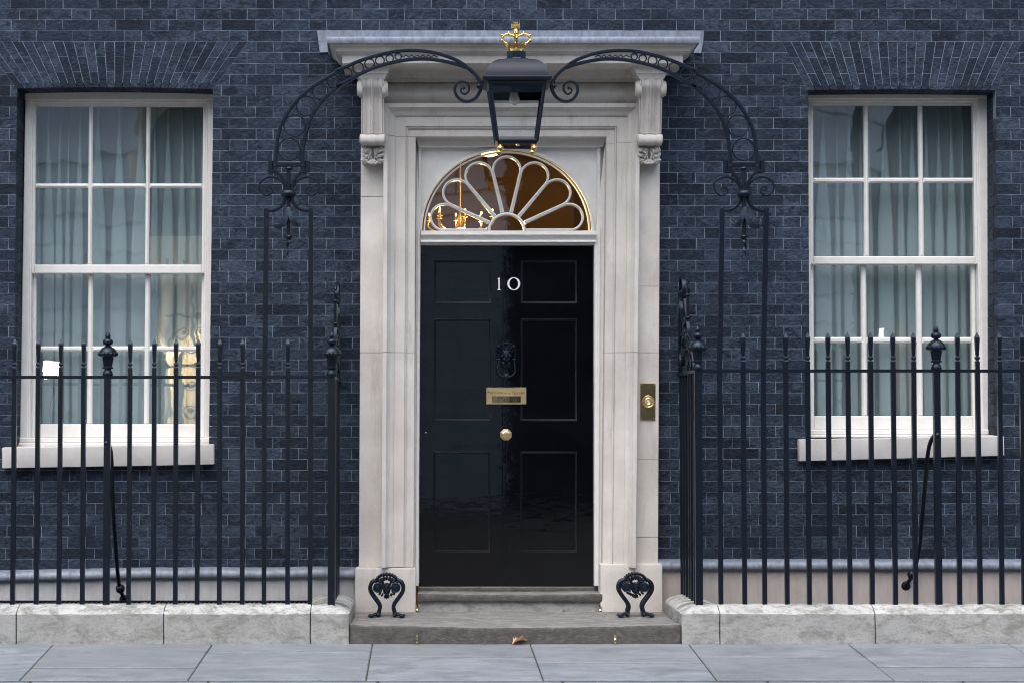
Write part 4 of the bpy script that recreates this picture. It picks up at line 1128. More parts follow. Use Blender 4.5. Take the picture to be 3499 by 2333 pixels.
def railing(left, label):
    if left:
        reg, zrow, zr_px = B, 957, B(1200, 957)
        bars = [97, 255, 405, 562, 870, 1035, 1182, 1327, 1475, 1628, 1930]; posts = [722]; corner = 2222; tall = [1773, 2080]
        bars = [b_ for b_ in [-515, -365, -210, -55]] + bars; end = -900
    else:
        reg, zrow, zr_px = H, 915, H(1200, 915)
        bars = [472, 755, 903, 1042, 1175, 1322, 1477, 1612, 1905, 2042, 2187, 2335, 2480, 2630, 2775]; posts = [1765]; corner = 168; tall = [313, 605]; end = 3100
    X = lambda zx: W(reg(zx, zrow), Y_R).x
    zr = W(zr_px, Y_R).z
    xc = X(corner)
    r = thing("iron_railing", (xc, Y_R, zK), label, "railing")
    rl = MB(); rl.box(min(X(end), xc + .02), max(X(end), xc - .02) , Y_R - .016, Y_R + .016, zr - .009, zr + .010)
    rl.build("top_rail", 'iron', r)
    h = zr - zK + .012
    shm = shaft_mesh(h, .0132); pom = shaft_mesh(h, .019); com = shaft_mesh(h, .021)
    def bar(x, y, me=shm, spear=True, jit=True):
        o = bpy.data.objects.new("bar", me); COL.objects.link(o); o.location = (x, y, zK - .012); setp(o, r)
        if jit: o.rotation_euler = (random.uniform(-.002, .002), random.uniform(-.002, .002), random.uniform(-.03, .03))
        if spear:
            s = bpy.data.objects.new("spearhead", sme); COL.objects.link(s); s.location = (0, 0, h + .008); s.parent = o
        return o
    for b_ in bars: bar(X(b_), Y_R)
    for b_ in tall: bar(X(b_), Y_R, shm, False)
    for b_, me in [(p, pom) for p in posts] + [(corner, com)]:
        o = bpy.data.objects.new("post", me); COL.objects.link(o); o.location = (X(b_), Y_R, zK - .012); setp(o, r)
        m = MB(); urn(m, (X(b_), Y_R, zr + .008)); f = m.build("urn_finial", 'iron', None, 40); setp(f, o)
    # return to the wall beside the steps
    rr = MB(); rr.box(xc - .016, xc + .016, Y_R + .018, .01, zr - .010, zr + .009); rr.build("return_rail", 'iron', r)
    ny = 6
    for i in range(1, ny + 1):
        y = lerp(Y_R, -.085, i / ny); bar(xc + random.uniform(-.002, .002), y, shm, False)
    # wrought scrolls standing on the return rail, rising towards the wall
    z0 = zr + .01; X1 = Vector((1, 0, 0)); sc = MB()
    def rb(P, w=.013, d=.028): sc.ribbon(P, w, d, X1)
    rb(spiral(-.165, z0 + .50, .135, .03, -1.35, 6.1, xc)); sc.ball((xc, -.165, z0 + .50), .024, .02, .02, 8, 6)
    rb(spline([Vector((xc, -.135, z0 + .37)), Vector((xc, -.20, z0 + .33)), Vector((xc, -.30, z0 + .28)), Vector((xc, -.36, z0 + .18)), Vector((xc, -.30, z0 + .10)), Vector((xc, -.22, z0 + .12)), Vector((xc, -.21, z0 + .18)), Vector((xc, -.26, z0 + .20))], 6))
    rb(spiral(-.14, z0 + .12, .115, .025, 1.6, -4.6, xc)); rb(spiral(-.44, z0 + .11, .105, .02, 1.9, 8.4, xc)); rb(spiral(-.63, z0 + .085, .08, .018, .9, -5.2, xc))
    rb(spline([Vector((xc, -.02, z0)), Vector((xc, -.03, z0 + .2)), Vector((xc, -.04, z0 + .4)), Vector((xc, -.06, z0 + .52))], 6), .012, .026)
    rb(spline([Vector((xc, -.72, z0 + .01)), Vector((xc, -.60, z0 + .17)), Vector((xc, -.46, z0 + .24)), Vector((xc, -.36, z0 + .36)), Vector((xc, -.28, z0 + .45))], 6), .012, .024)
    rb(spiral(-.30, z0 + .36, .075, .016, 3.6, 9.6, xc), .010, .02)
    yc2 = -.40
    sc.tube([(xc, yc2, z0), (xc, yc2, z0 + .46)], .008, 8)
    for zz, rr_ in ((.47, .021), (.33, .020), (.24, .017), (.16, .018)): sc.ball((xc, yc2, z0 + zz), rr_, rr_, .010, 10, 6)
    P = [Vector((xc + .009 * sin(k * .9), yc2 + .009 * cos(k * .9), z0 + .48 + .008 * k)) for k in range(13)]; sc.tube(P, [.009 * (1 - k / 13) + .0015 for k in range(13)], 6)
    for yy, zz in ((-.30, .285), (-.33, .24), (-.47, .21), (-.25, .20), (-.52, .16)):
        for sg in (-1, 1): sc.ball((xc + sg * .012, yy, z0 + zz), .010, .02, .024, 8, 6, Matrix.Rotation(.5, 3, 'X'))
    sc.lathe((xc, -.56, z0), [(.012, 0), (.012, .10), (.02, .125), (.027, .14), (.024, .15), (.01, .15)], 10)
    sc.build("scroll_panel", 'iron', r, 40)
    # bent stay from the thicker post back to the wall foot
    if left:
        P = [(B(715, 1400), Y_R + .005), (B(728, 1408), Y_R + .05), (B(742, 1450), -.76), (C(746, 60), -.66), (C(752, 250), -.55), (C(760, 450), -.43), (C(774, 650), -.30), (C(790, 850), -.18), (C(803, 930), -.12), (C(832, 1005), -.045)]
        bal = (C(805, 935), -.12)
    else:
        P = [(H(1768, 1345), Y_R + .005), (H(1745, 1355), Y_R + .05), (H(1722, 1400), -.76), (H(1708, 1470), -.68), (I(1700, 130), -.60), (I(1682, 330), -.47), (I(1665, 530), -.34), (I(1648, 690), -.23), (I(1605, 840), -.12), (I(1560, 915), -.045)]
        bal = (I(1602, 842), -.12)
    pts = spline([W(p, y) for p, y in P], 6)
    m = MB(); m.tube(pts, .014, 8, .9); m.lathe(pts[-1], [(.03, .004), (.03, -.006), (.018, -.012)], 14, 0, False, 'y'); m.ball(W(*bal), .030, .030, .030, 12, 8); m.ball(pts[0] + Vector((0, -.018, 0)), .016, .014, .018, 10, 6)
    m.build("stay", 'iron', r, 50)
    return r, xc, zr, tall, X
RL = railing(True, "black iron spear-top railing with a curved stay in front of the pale grey plinth")
RR = railing(False, "black iron spear-top railing with a curved stay in front of the pinkish beige plinth")

# ================================================================== lamp overthrow: two bracketed half arches
XM = W((1764, 300), Y_R).x                               # axis of the lantern
def bracket(left, label):
    rail = RL if left else RR
    mir = (lambda v: v) if left else (lambda v: Vector((2 * XM - v.x, v.y, v.z)))
    r = thing("lamp_bracket", (rail[4](rail[3][0]), Y_R, rail[2]), label, "lamp bracket")
    Q = lambda reg, pts, k=6: [mir(v) for v in sp(reg, pts, Y_R, k)]
    q = lambda reg, p: mir(W(reg(*p), Y_R))
    def toA(pts): return [A((D(x, y)[0]) * 1.96, (D(x, y)[1]) * 1.96) for x, y in pts]
    idn = lambda x, y: (x, y)
    up = [A(1846, 1110), A(1850, 1000), A(1866, 900), A(1895, 815), A(1942, 735), A(2003, 660), A(2085, 588), A(2180, 528), A(2270, 476), D(0, 478), D(150, 412), D(280, 371), D(400, 346), D(500, 340), D(600, 346), D(700, 366), D(800, 404), D(870, 447)]
    lo = [A(2022, 1110), A(2026, 1040), A(2035, 960), A(2052, 880), A(2082, 798), A(2132, 712), A(2202, 634), A(2285, 570), D(0, 585), D(150, 502), D(250, 457), D(350, 427), D(480, 402), D(600, 397), D(700, 409), D(800, 432), D(870, 455)]
    tip = [D(868, 450), D(905, 478), D(940, 516), D(958, 550), D(966, 580), D(957, 620), D(924, 664), D(870, 682), D(820, 662), D(792, 612), D(802, 566), D(840, 549), D(880, 566), D(886, 606), D(862, 632), D(838, 623), D(833, 602), D(851, 592)]
    m = MB(); m.ribbon(Q(idn, up), .021, .022); m.build("arch_rail", 'iron', r, 40)
    m = MB(); m.ribbon(Q(idn, lo), .021, .022); m.build("arch_rail", 'iron', r, 40)
    P = Q(idn, tip, 5); nn = len(P); m = MB(); m.ribbon(P, [lerp(.021, .009, max(0, i / nn - .25) / .75) for i in range(nn)], .02)
    m.ball(P[-1], .010, .011, .010, 8, 6); m.build("end_scroll", 'iron', r, 40)
    rings = [(A(1937, 1003), 79), (A(1973, 843), 77), (A(2052, 712), 71), (A(2145, 615), 57), (A(2236, 546), 48), (CR(640, 902), 44.5), (CR(857, 798), 41), (CR(1060, 728), 37.5), (CR(1245, 670), 34.5), (CR(1420, 632), 30), (CR(1572, 600), 26)]
    for c, rad in rings:
        cc = mir(W(c, Y_R)); R_ = (rad - 5) * UZ
        m = MB(); m.ribbon([cc + Vector((cos(2 * pi * k / 28) * R_, 0, sin(2 * pi * k / 28) * R_)) for k in range(28)], .0078, .014, Vector((0, 1, 0)), True); m.build("ring", 'iron', r, 40)
    wv = [D(438 + 240 * k / 30, 377 + 2 * k / 30 + 6 * sin(k * 1.35)) for k in range(31)]
    m = MB(); m.tube(Q(idn, wv, 2), .0042, 6); m.build("wavy_rod", 'iron', r, 40)
    # foot of the arch: clamp bar, vase of scrolls, collar, twin legs
    m = MB()
    m.ribbon([q(SU, (300, 180)), q(SU, (740, 178))], .026, .018); m.build("clamp_bar", 'iron', r)
    for x0, sx in ((265, 1), (790, -1)):
        m = MB()
        m.ribbon(Q(SU, [(x0, 130), (x0, 290)], 2), .028, .02)
        m.ribbon(Q(SU, [(x0 + sx * 5, 285), (x0 + sx * 85, 285), (x0 + sx * 150, 345), (x0 + sx * 200, 430), (x0 + sx * 225, 520)]), [.024, .022, .02] + [.015] * 30 if False else .017, .018)
        m.ball(q(SU, (x0 + sx * 66, 200)), .011, .018, .011, 8, 6); m.ribbon(Q(SU, [(x0 + sx * 66, 125), (x0 + sx * 66, 245)], 2), .028, .026)
        m.build("clamp_leg", 'iron', r, 40)
        m = MB(); S = [(x0 + sx * 215, 510), (x0 + sx * 165, 430), (x0 + sx * 90, 375), (x0 + sx * 0, 352), (x0 - sx * 90, 380), (x0 - sx * 155, 450), (x0 - sx * 150, 540), (x0 - sx * 90, 605), (x0 - sx * 30, 610), (x0 + sx * 25, 565), (x0 + sx * 15, 510), (x0 - sx * 25, 490), (x0 - sx * 60, 515), (x0 - sx * 50, 550), (x0 - sx * 28, 540)]
        P = Q(SU, S); nn = len(P); m.ribbon(P, [lerp(.013, .007, i / nn) for i in range(nn)], .015); m.build("side_scroll", 'iron', r, 40)
    US = 1 / 4.128 / FOC * 12.13
    m = MB(); c = q(SU, (522, 640))
    m.tube([q(SU, (525, 240)), q(SU, (525, 640)), q(SU, (522, 1170))], .0125, 8)
    for (yy, rx, rz) in ((235, 60, 34), (1195, 55, 36)): m.ball(q(SU, (527, yy)), rx * US, rx * US * .9, rz * US, 14, 8)
    m.lathe(c, [(85 * US, 0), (108 * US, 22 * US), (112 * US, 55 * US), (100 * US, 85 * US), (80 * US, 95 * US), (80 * US, 110 * US), (60 * US, 116 * US)], 18)
    tw = [q(SU, (515 + 14 * sin(k * .55), 1225 + k * 10.5)) + Vector((0, .006 * cos(k * .55), 0)) for k in range(27)]
    m.tube(tw, [.0105 * (1 - k / 27) + .0015 for k in range(27)], 6)
    m.build("drop_rod", 'iron', r, 45)
    for sx in (-1, 1):
        m = MB(); m.ribbon(Q(SU, [(522 + sx * 45, 625), (522 + sx * 62, 700), (522 + sx * 115, 775), (522 + sx * 200, 820), (522 + sx * 285, 828), (522 + sx * 320, 828)]), .0185, .02)
        m.build("shoulder", 'iron', r, 40)
        L = [(515, 780), (518 + sx * 25, 860), (520 + sx * 45, 940), (520 + sx * 85, 1010), (520 + sx * 130, 1035), (520 + sx * 185, 1000), (520 + sx * 200, 955)] if sx > 0 else [(515, 780), (508, 870), (480, 960), (440, 1030), (370, 1060), (310, 1030), (300, 965), (325, 945)]
        P = Q(SU, L); nn = len(P); P = [p + Vector((0, -.012 - .02 * sin(pi * i / nn), 0)) for i, p in enumerate(P)]
        m = MB(); m.ribbon(P, [.008 + .022 * sin(pi * min(1, i / nn + .12)) for i in range(nn)], .007); m.build("leaf_drop", 'iron', r, 40)
        xt = rail[4](rail[3][0 if (sx < 0) == left else 1]) if left else rail[4](rail[3][1 if sx < 0 else 0])
        ptop = q(SU, (522 + sx * 313, 800))
        zt = ptop.z; zlo = rail[2] - .02
        m = MB(); hw = .0138; bx = xt
        m.rings([[Vector((lerp(bx, ptop.x, t) + a, Y_R + b, lerp(zlo, zt, t))) for a, b in ((-hw, -.012), (hw, -.012), (hw, .012), (-hw, .012))] for t in (0, .25, .5, .75, 1)])
        m.build("leg", 'iron', r)
    # bolt that holds the lantern
    m = MB(); a, b = q(LN, (205, 735)), q(LN, (285, 745)); m.tube([a, b], .006, 8); m.ball(q(LN, (240, 738)), .014, .014, .017, 10, 6); m.build("bolt", 'iron', r, 40)
    return r
bracket(True, "black wrought-iron lamp bracket of graded rings standing before the left window side")["label"] = "wrought-iron half arch with graded rings on the railing before the pale grey plinth"
bracket(False, "x")["label"] = "wrought-iron half arch with graded rings on the railing before the pinkish beige plinth"

# ================================================================== lantern
hE = .205
def lz(yy, y=Y_R - .15): return W(LN(647, yy), y).z
ln = thing("lantern", (XM, Y_R, lz(1310)), "black glazed entrance lantern topped by a gilded crown above the door", "lantern")
CX = Vector((XM, Y_R, 0))
def sqring(h, z): return [CX + Vector((sx * h, sy * h, z)) for sx, sy in ((-1, -1), (1, -1), (1, 1), (-1, 1))]
zE_, zT_ = lz(650), lz(440, Y_R - .06); m = MB(); R = [sqring(.172, zE_ - .022), sqring(.19, zE_ - .016), sqring(hE - .004, zE_ - .004), sqring(hE, zE_), sqring(hE - .006, zE_ + .004), sqring(.186, zE_ + .012)]
for k in range(1, 13):
    t = k / 12; R.append(sqring(max(.066, .186 * cos(t * pi / 2) ** .72), zE_ + .012 + (zT_ - zE_ - .012) * sin(t * pi / 2)))
R[-1] = sqring(.066, zT_)
m.rings(R); m.build("roof", 'roof_sky_tint', ln, 25)
zb0, zt0 = lz(1310), zE_ - .024
wt, wb = .163, .116
m = MB()
for sx, sy in ((-1, -1), (1, -1), (1, 1), (-1, 1)):
    m.tube([CX + Vector((sx * wb, sy * wb, zb0)), CX + Vector((sx * wt, sy * wt, zt0 + .01))], .0105, 4)
for h, z, hh in ((wb, zb0, .010), (wt, zt0, .012), (wb * .97, zb0 - .014, .006)):
    for a, b in zip(sqring(h, z), sqring(h, z)[1:] + sqring(h, z)[:1]): m.tube([a, b], hh, 4)
m.build("lantern_frame", 'iron', ln)
m = MB(); inr = [sqring(wt * 1.0, zt0 - .002), sqring(wt * .93, zt0 - .062)]; m.rings(inr, False); m.build("top_band", 'iron', ln)
m = MB(); m.rings([sqring(wb * .94, zb0 - .012), sqring(wb * .94, zb0 - .010)]); m.build("base_pane", 'clear', ln)
cs = [sqring(wt - .001, zt0), sqring(wb - .001, zb0)]
for i in range(4):
    m = MB(); j = (i + 1) % 4; m.add([cs[0][i], cs[0][j], cs[1][j], cs[1][i]], [(0, 1, 2, 3)]); m.build("pane", 'clear', ln)
m = MB(); c = Vector((XM, Y_R, 0)); bt = W(LN(620, 760), Y_R).z; bb = W(LN(620, 950), Y_R).z; hB = bt - bb
m.lathe((XM - .012, Y_R, bb), [(.004, 0), (.022, .10 * hB), (.032, .25 * hB), (.031, .4 * hB), (.024, .62 * hB), (.019, .85 * hB), (.018, hB)], 16); m.build("bulb", 'bulb', ln, 50)
m = MB(); m.lathe((XM - .012, Y_R, bt), [(.019, 0), (.019, .03), (.012, .032), (.012, zt0 - bt + .03)], 12); m.build("bulb_holder", 'iron', ln, 40)
for sx, sy in ((-1, -1), (1, -1), (1, 1), (-1, 1)):
    m = MB(); p = CX + Vector((sx * wb * .86, sy * wb * .86, zb0 - .016)); m.lathe(p, [(.008, 0), (.010, -.006), (.006, -.009), (.017, -.016), (.020, -.026), (.016, -.037), (.006, -.043), (.001, -.045)], 10); m.build("acorn_drop", 'gold', ln, 20)
zC_ = lz(355, Y_R - .06)
m = MB(); m.lathe((XM, Y_R, zT_ - .004), [(.070, 0), (.064, .006), (.060, .012), (.060, zC_ - zT_ + .004)], 8, pi / 8); m.build("collar", 'iron', ln)
cw = bpy.data.objects.new("crown", None); COL.objects.link(cw); cw.location = (XM, Y_R, zC_); setp(cw, ln)
UL = 1 / 3.135 / FOC * 12.1; cz0 = zC_
m = MB(); m.lathe((XM, Y_R, cz0), [(80 * UL, -2 * UL), (86 * UL, 0), (86 * UL, 24 * UL), (82 * UL, 26 * UL), (96 * UL, 84 * UL), (90 * UL, 84 * UL), (74 * UL, 20 * UL)], 20)
m.build("crown_band", 'gold', cw, 40)
for i in range(8):
    a = pi / 8 * 2 * i; m = MB(); d_ = Vector((cos(a), sin(a), 0)); tn = Vector((-sin(a), cos(a), 0)); b_ = Vector((XM, Y_R, cz0))
    base_ = b_ + d_ * 88 * UL + Vector((0, 0, 52 * UL)); tipz = b_ + d_ * 112 * UL + Vector((0, 0, 96 * UL))
    m.tube([base_, lerp(base_, tipz, .5), tipz], [16 * UL, 20 * UL, 6 * UL], 6, .5)
    if i % 2 == 0: m.tube([lerp(base_, tipz, .6) - tn * 18 * UL, lerp(base_, tipz, .6) + tn * 18 * UL], 6 * UL, 6)
    m.ball(base_ - Vector((0, 0, 25 * UL)) + d_ * 3 * UL, 6 * UL); m.build("fleuron", 'gold', cw, 50)
for i in range(4):
    a = pi / 2 * i; d_ = Vector((cos(a), sin(a), 0)); b_ = Vector((XM, Y_R, cz0)); m = MB()
    P = spline([b_ + d_ * r_ * UL + Vector((0, 0, z_ * UL)) for r_, z_ in ((84, 62), (108, 92), (138, 118), (150, 150), (132, 180), (95, 198), (50, 186), (14, 172))], 5)
    m.tube(P, 13 * UL, 8)
    for r_, z_ in ((110, 96), (155, 128), (152, 182), (82, 210)): m.ball(b_ + d_ * r_ * UL + Vector((0, 0, z_ * UL)), 17 * UL)
    m.build("crown_arch", 'gold', cw, 50)
m = MB(); m.ball((XM, Y_R, cz0 + 205 * UL), 36 * UL, 36 * UL, 30 * UL, 14, 8); m.lathe((XM, Y_R, cz0 + 225 * UL), [(30 * UL, 0), (28 * UL, 12 * UL), (14 * UL, 26 * UL), (8 * UL, 40 * UL)], 12); m.build("orb", 'gold', cw, 50)
m = MB(); zz = cz0 + 282 * UL; s_ = 46 * UL
for a in range(4):
    ca_, sa_ = cos(a * pi / 2), sin(a * pi / 2)
    pts = [(-.12, 0), (.12, 0), (.62, .98), (-.62, .98)]
    pr = [(XM - 6 * UL + (x * ca_ - y * sa_) * s_, zz + (x * sa_ + y * ca_) * s_) for x, y in pts]
    m.poly(pr, Y_R - .007 - a * .0003, Y_R + .007 + a * .0003, .002)
m.build("cross", 'gold', cw)

# ================================================================== boot scrapers
def scraper(px_shift, py_shift, label):
    Yc = -.42; SCL = 1.0
    T = lambda x, y: (BS(x, y)[0] + px_shift, BS(x, y)[1] + py_shift)
    b0 = W(T(625, 1395), Yc)
    r = thing("boot_scraper", b0, label, "boot scraper", None)
    u = 1 / 7.84 / FOC * 12.58
    for fi, dy in enumerate((-.028, .038)):
        q = lambda x, y, d=0.0: (lambda v: Vector((v.x, Yc + dy + d, v.z)))(W(T(x, y), Yc))
        for sg in (-1, 1):
            cx = 640
            m = MB()
            P = spline([q(cx + sg * 75 + (0), 560), q(cx + sg * 120, 450), q(cx + sg * 230, 400), q(cx + sg * 370, 430), q(cx + sg * 440, 560), q(cx + sg * 425, 700), q(cx + sg * 330, 850), q(cx + sg * 215, 1010), q(cx + sg * 180, 1120), q(cx + sg * 205, 1230), q(cx + sg * 215, 1330)], 5)
            nn = len(P); m.tube(P, [(lerp(24, 56, min(1, i / nn * 3)) if i < nn * .5 else 54) * u for i in range(nn)], 10, .55)
            m.build("leg", 'iron', r, 50)
            m = MB(); c = q(cx + sg * 238, 595, -.012)
            m.lathe(c, [(125 * u, .02), (128 * u, 0), (116 * u, -.012), (98 * u, -.010), (86 * u, .006), (0, .006)], 20, 0, False, 'y')
            m.lathe(c, [(130 * u, .012), (130 * u, -.004), (100 * u, -.008)], 20, 0, False, 'y')
            for k in range(5):
                a = pi / 2 + 2 * pi * k / 5; m.ball(c + Vector((cos(a) * 26 * u, -.001, sin(a) * 26 * u)), 13 * u, .010, 34 * u, 6, 4, Matrix.Rotation(-(a - pi / 2), 3, 'Y'))
            m.build("volute", 'iron', r, 45)
            if fi == 0:
                m = MB()
                for k in range(4):
                    m.ball(q(cx + sg * (235 + 75 * k * .9), 1285 + 16 * k, -.008 - .012 * k + .02), 62 * u, .030, (58 - 6 * k) * u, 10, 6)
                for k in range(4): m.ball(q(cx + sg * (385 + k * 22), 1325 + 4 * k, -.05 + .028 * k), 45 * u, .014, 40 * u, 8, 6)
                m.ball(q(cx + sg * 215, 1310, 0.03), 66 * u, .055, 80 * u, 10, 6)
                m.build("paw_foot", 'iron', r, 50)
        m = MB(); c = q(640, 620, -.024)
        m.ball(c + Vector((0, .006, 0)), 95 * u, .012, 150 * u, 16, 10)
        m.tube([c + Vector((cos(2 * pi * k / 24) * 90 * u, -.004, sin(2 * pi * k / 24) * 140 * u)) for k in range(25)], 16 * u, 8)
        for k in range(10): m.ball(c + Vector((random.uniform(-50, 50) * u, -.006, random.uniform(-90, 90) * u)), 18 * u, .006, 22 * u, 6, 5)
        m.build("medallion", 'iron', r, 50)
        m = MB()
        arc = [q(640 + cos(a) * 270, 430 - sin(a) * 185) for a in [pi * k / 20 for k in range(21)]]
        m.tube(arc, 28 * u, 8, 1.0)
        for k in range(13):
            a = pi * (k + .0) / 12; m.ball(q(640 + cos(a) * 292, 430 - sin(a) * 210, -.010), 34 * u, .012, 30 * u, 8, 6)
        for k in range(7):
            a = pi * (k + .5) / 7; m.ball(q(640 + cos(a) * 165, 470 - sin(a) * 135, 0), 34 * u, .010, 66 * u, 8, 6, Matrix.Rotation(-(a - pi / 2), 3, 'Y'))
        m.build("crest", 'iron', r, 50)
        m = MB()
        for k, (x, y, l, a) in enumerate(((-190, 760, 70, 60), (-120, 790, 75, 35), (-45, 830, 90, 10), (45, 830, 90, -10), (120, 790, 75, -35), (190, 760, 70, -60), (0, 850, 85, 0), (-160, 700, 60, 60), (160, 700, 60, -60))):
            m.ball(q(640 + x, y, 0), 30 * u, .010, l * .55 * u, 8, 6, Matrix.Rotation(radians(a), 3, 'Y'))
        m.build("pendant_leaf", 'iron', r, 50)
    m = MB(); a, b = W(T(300, 600), Yc), W(T(980, 600), Yc); m.box(a.x, b.x, Yc - .02, Yc + .03, a.z - .004, a.z + .004); m.build("scraper_bar", 'iron', r)
    return r
scraper(0, 0, "black cast-iron lyre boot scraper on the step before the plinth block without the bell push")["label"] = "black cast-iron paw-footed boot scraper beside the pale grey plinth side of the steps"
scraper(F(2000, 0)[0] - BS(640, 0)[0], -2, "x")["label"] = "black cast-iron paw-footed boot scraper on the bell-push side of the steps"

# ================================================================== fallen leaves
def leaf(p, size, mat, label, rotz=0.0, curl=1.0, tilt=0.3, seed=1, group=None):
    rnd = random.Random(seed); V = []; Fc = []; nu, nv = 10, 7
    for i in range(nu + 1):
        t = i / nu; w_ = (sin(pi * min(1, t * 1.02)) ** .8) * (.42 + .16 * sin(t * 19 + seed)) + .004
        for j in range(nv):
            s = (j / (nv - 1) - .5) * 2
            th = s * curl
            x = (t - .5); y = sin(th) * w_ / max(curl, .2); z = (1 - cos(th)) * w_ / max(curl, .2) + .10 * sin(t * 3.0) * curl + .03 * noise.noise(Vector((t * 5, s * 3, seed)))
            V.append((x * size, y * size, z * size))
    for i in range(nu):
        for j in range(nv - 1): a = i * nv + j; Fc.append((a, a + 1, a + nv + 1, a + nv))
    m = MB(); m.add(V, Fc); m.tube([(size * .48, 0, .10 * sin(2.95) * curl * size), (size * .62, size * .02, size * .05), (size * .78, size * .06, size * .12)], size * .012, 5)
    zmin = min(v.z for v in m.v)
    Rm = Matrix.Rotation(rotz, 3, 'Z') @ Matrix.Rotation(tilt, 3, 'Y')
    m.v = [Rm @ v for v in m.v]; zm = min(v.z for v in m.v)
    o = m.build("fallen_leaf", mat, None, 60); o.location = Vector(p) - Vector((0, 0, zm - .0005))
    return tag(o, label, "leaf", group)
pz = on_pav(*F(1225, 1303)); leaf(pz + Vector((0, -.03, 0)), .10, 'leaf', "big curled brown leaf on the paving against the lower step", .35, 1.5, -.12, 3)
leaf(on_pav(*F(992, 1306)), .022, 'yleaf', "tiny yellow leaf flat on the paving below the steps", .3, .3, 0, 5)
pq = W(F(1515, 1098), -.20); leaf((pq.x, -.19, z1 + .012), .038, 'leaf', "small dry brown leaf on the lower step beneath the riser", .5, 1.0, .2, 7)
leaf(on_pav(8, 2190), .05, 'leaf', "pale brown leaf on the paving at the foot of the kerb wall", .1, .8, .1, 9)
pq = W(C(975, 1035), Y_R + .12); leaf((pq.x, Y_R + .1, zK - .012), .04, 'leaf', "brown leaf lying on top of the kerb wall behind the railing bars", .3, .9, .1, 11)
pq = W(C(668, 1028), Y_R + .12); leaf((pq.x, Y_R + .12, zK - .015), .018, 'yleaf', "tiny yellow leaf on top of the kerb wall behind the railing", .3, .4, .1, 13)
pq = W(B(140, 1402), .02); leaf((pq.x, .0, W((70, 1527), -.05).z + .002), .035, 'leaf', "crumpled orange leaf in the corner of the window sill", .4, 1.2, .2, 15)

# ================================================================== curtains and furnishing seen through the panes
def net(px0, px1, py0, py1, y, label, seed, mat='net', folds=26, amp=.022, name="net_curtain"):
    rnd = random.Random(seed); a, b = W((px0, py0), y), W((px1, py1), y)
    n = folds * 10; V = []; Fc = []; rows = 14
    ph = [rnd.uniform(.45, 1.7) for _ in range(folds + 2)]; am = [rnd.uniform(.4, 1.5) for _ in range(folds + 2)]
    tot = sum(ph[:folds]); cum = [0]
    for p_ in ph[:folds]: cum.append(cum[-1] + p_ / tot)
    for r_ in range(rows + 1):
        t = r_ / rows; z = lerp(a.z, b.z, t)
        for i in range(n + 1):
            u = i / n
            k = max(j for j in range(folds) if cum[j] <= u + 1e-9) if u < 1 else folds - 1
            l = (u - cum[k]) / (cum[k + 1] - cum[k])
            am_ = amp * am[k] * (.35 + .65 * min(1, t * 3))
            over = .62 * (cum[k + 1] - cum[k]) * sin(2 * pi * l) * (.25 + .75 * min(1, t * 2.5))
            V.append((lerp(a.x, b.x, u + over) + .012 * noise.noise(Vector((u * 5, t * 1.5, seed))), y + am_ * cos(2 * pi * l), z))
    for r_ in range(rows):
        for i in range(n): q = r_ * (n + 1) + i; Fc.append((q, q + 1, q + n + 2, q + n + 1))
    m = MB(); m.v = [Vector(v) for v in V]; m.f = [list(f) for f in Fc]; m.t = [0] * len(Fc)
    me = bpy.data.meshes.new(name); me.from_pydata(V, [], Fc); o = link(name, me, mat, None, 80)
    origin_to(o, ((a.x + b.x) / 2, y, b.z))
    return tag(o, label, "curtain")
YN = .40
net(80, 735, 330, 1500, YN, "sheer pale net curtain behind the sash window above the pale grey plinth", 4, 'net', 15)
net(2745, 3400, 330, 1480, YN, "sheer pale net curtain behind the sash window above the pinkish beige plinth", 8, 'net', 15)
net(540, 735, 335, 1500, YN + .12, "grey green drape hanging behind the net by the brick pier next to the lamp bracket", 3, 'drape', 7, .04, "curtain")["label"] = "grey green drape behind the net in the window above the pale grey plinth"
net(3090, 3400, 335, 1480, YN + .12, "x", 6, 'drape', 10, .04, "curtain")["label"] = "grey green drape behind the net in the window above the pinkish beige plinth"
net(2299 + 1500 / 1.96, 2299 + 1640 / 1.96, 1110, 1400, YN + .06, "small orange pleated fabric glowing behind the net in the window above the pinkish beige plinth", 2, 'orange', 9, .015, "curtain")
net(325, 435, 1205, 1330, YN + .5, "dim orange fabric behind the net in the window above the pale grey plinth", 12, 'orange', 4, .03, "curtain")
ch = thing("chair", W(H(1180, 1215), YN + .35), "teal upholstered chair back just showing above the window board", "chair")
a, b = W(H(1075, 1105), YN + .35), W(H(1285, 1260), YN + .35)
link("backrest", rough_block(a.x, b.x, YN + .3, YN + .38, b.z - .5, a.z, .03, .002, .1), 'chair', ch, 50)
link("seat", rough_block(a.x, b.x, YN + .38, YN + .85, b.z - .5, b.z - .38, .03, .002, .1), 'chair', ch, 50)
for sx in (a.x + .03, b.x - .03):
    for yy in (YN + .34, YN + .8):
        m = MB(); m.lathe((sx, yy, wr['bot'] - .6), [(.015, 0), (.02, b.z - .48 - wr['bot'] + .6)], 8); m.build("leg", 'dark', ch)
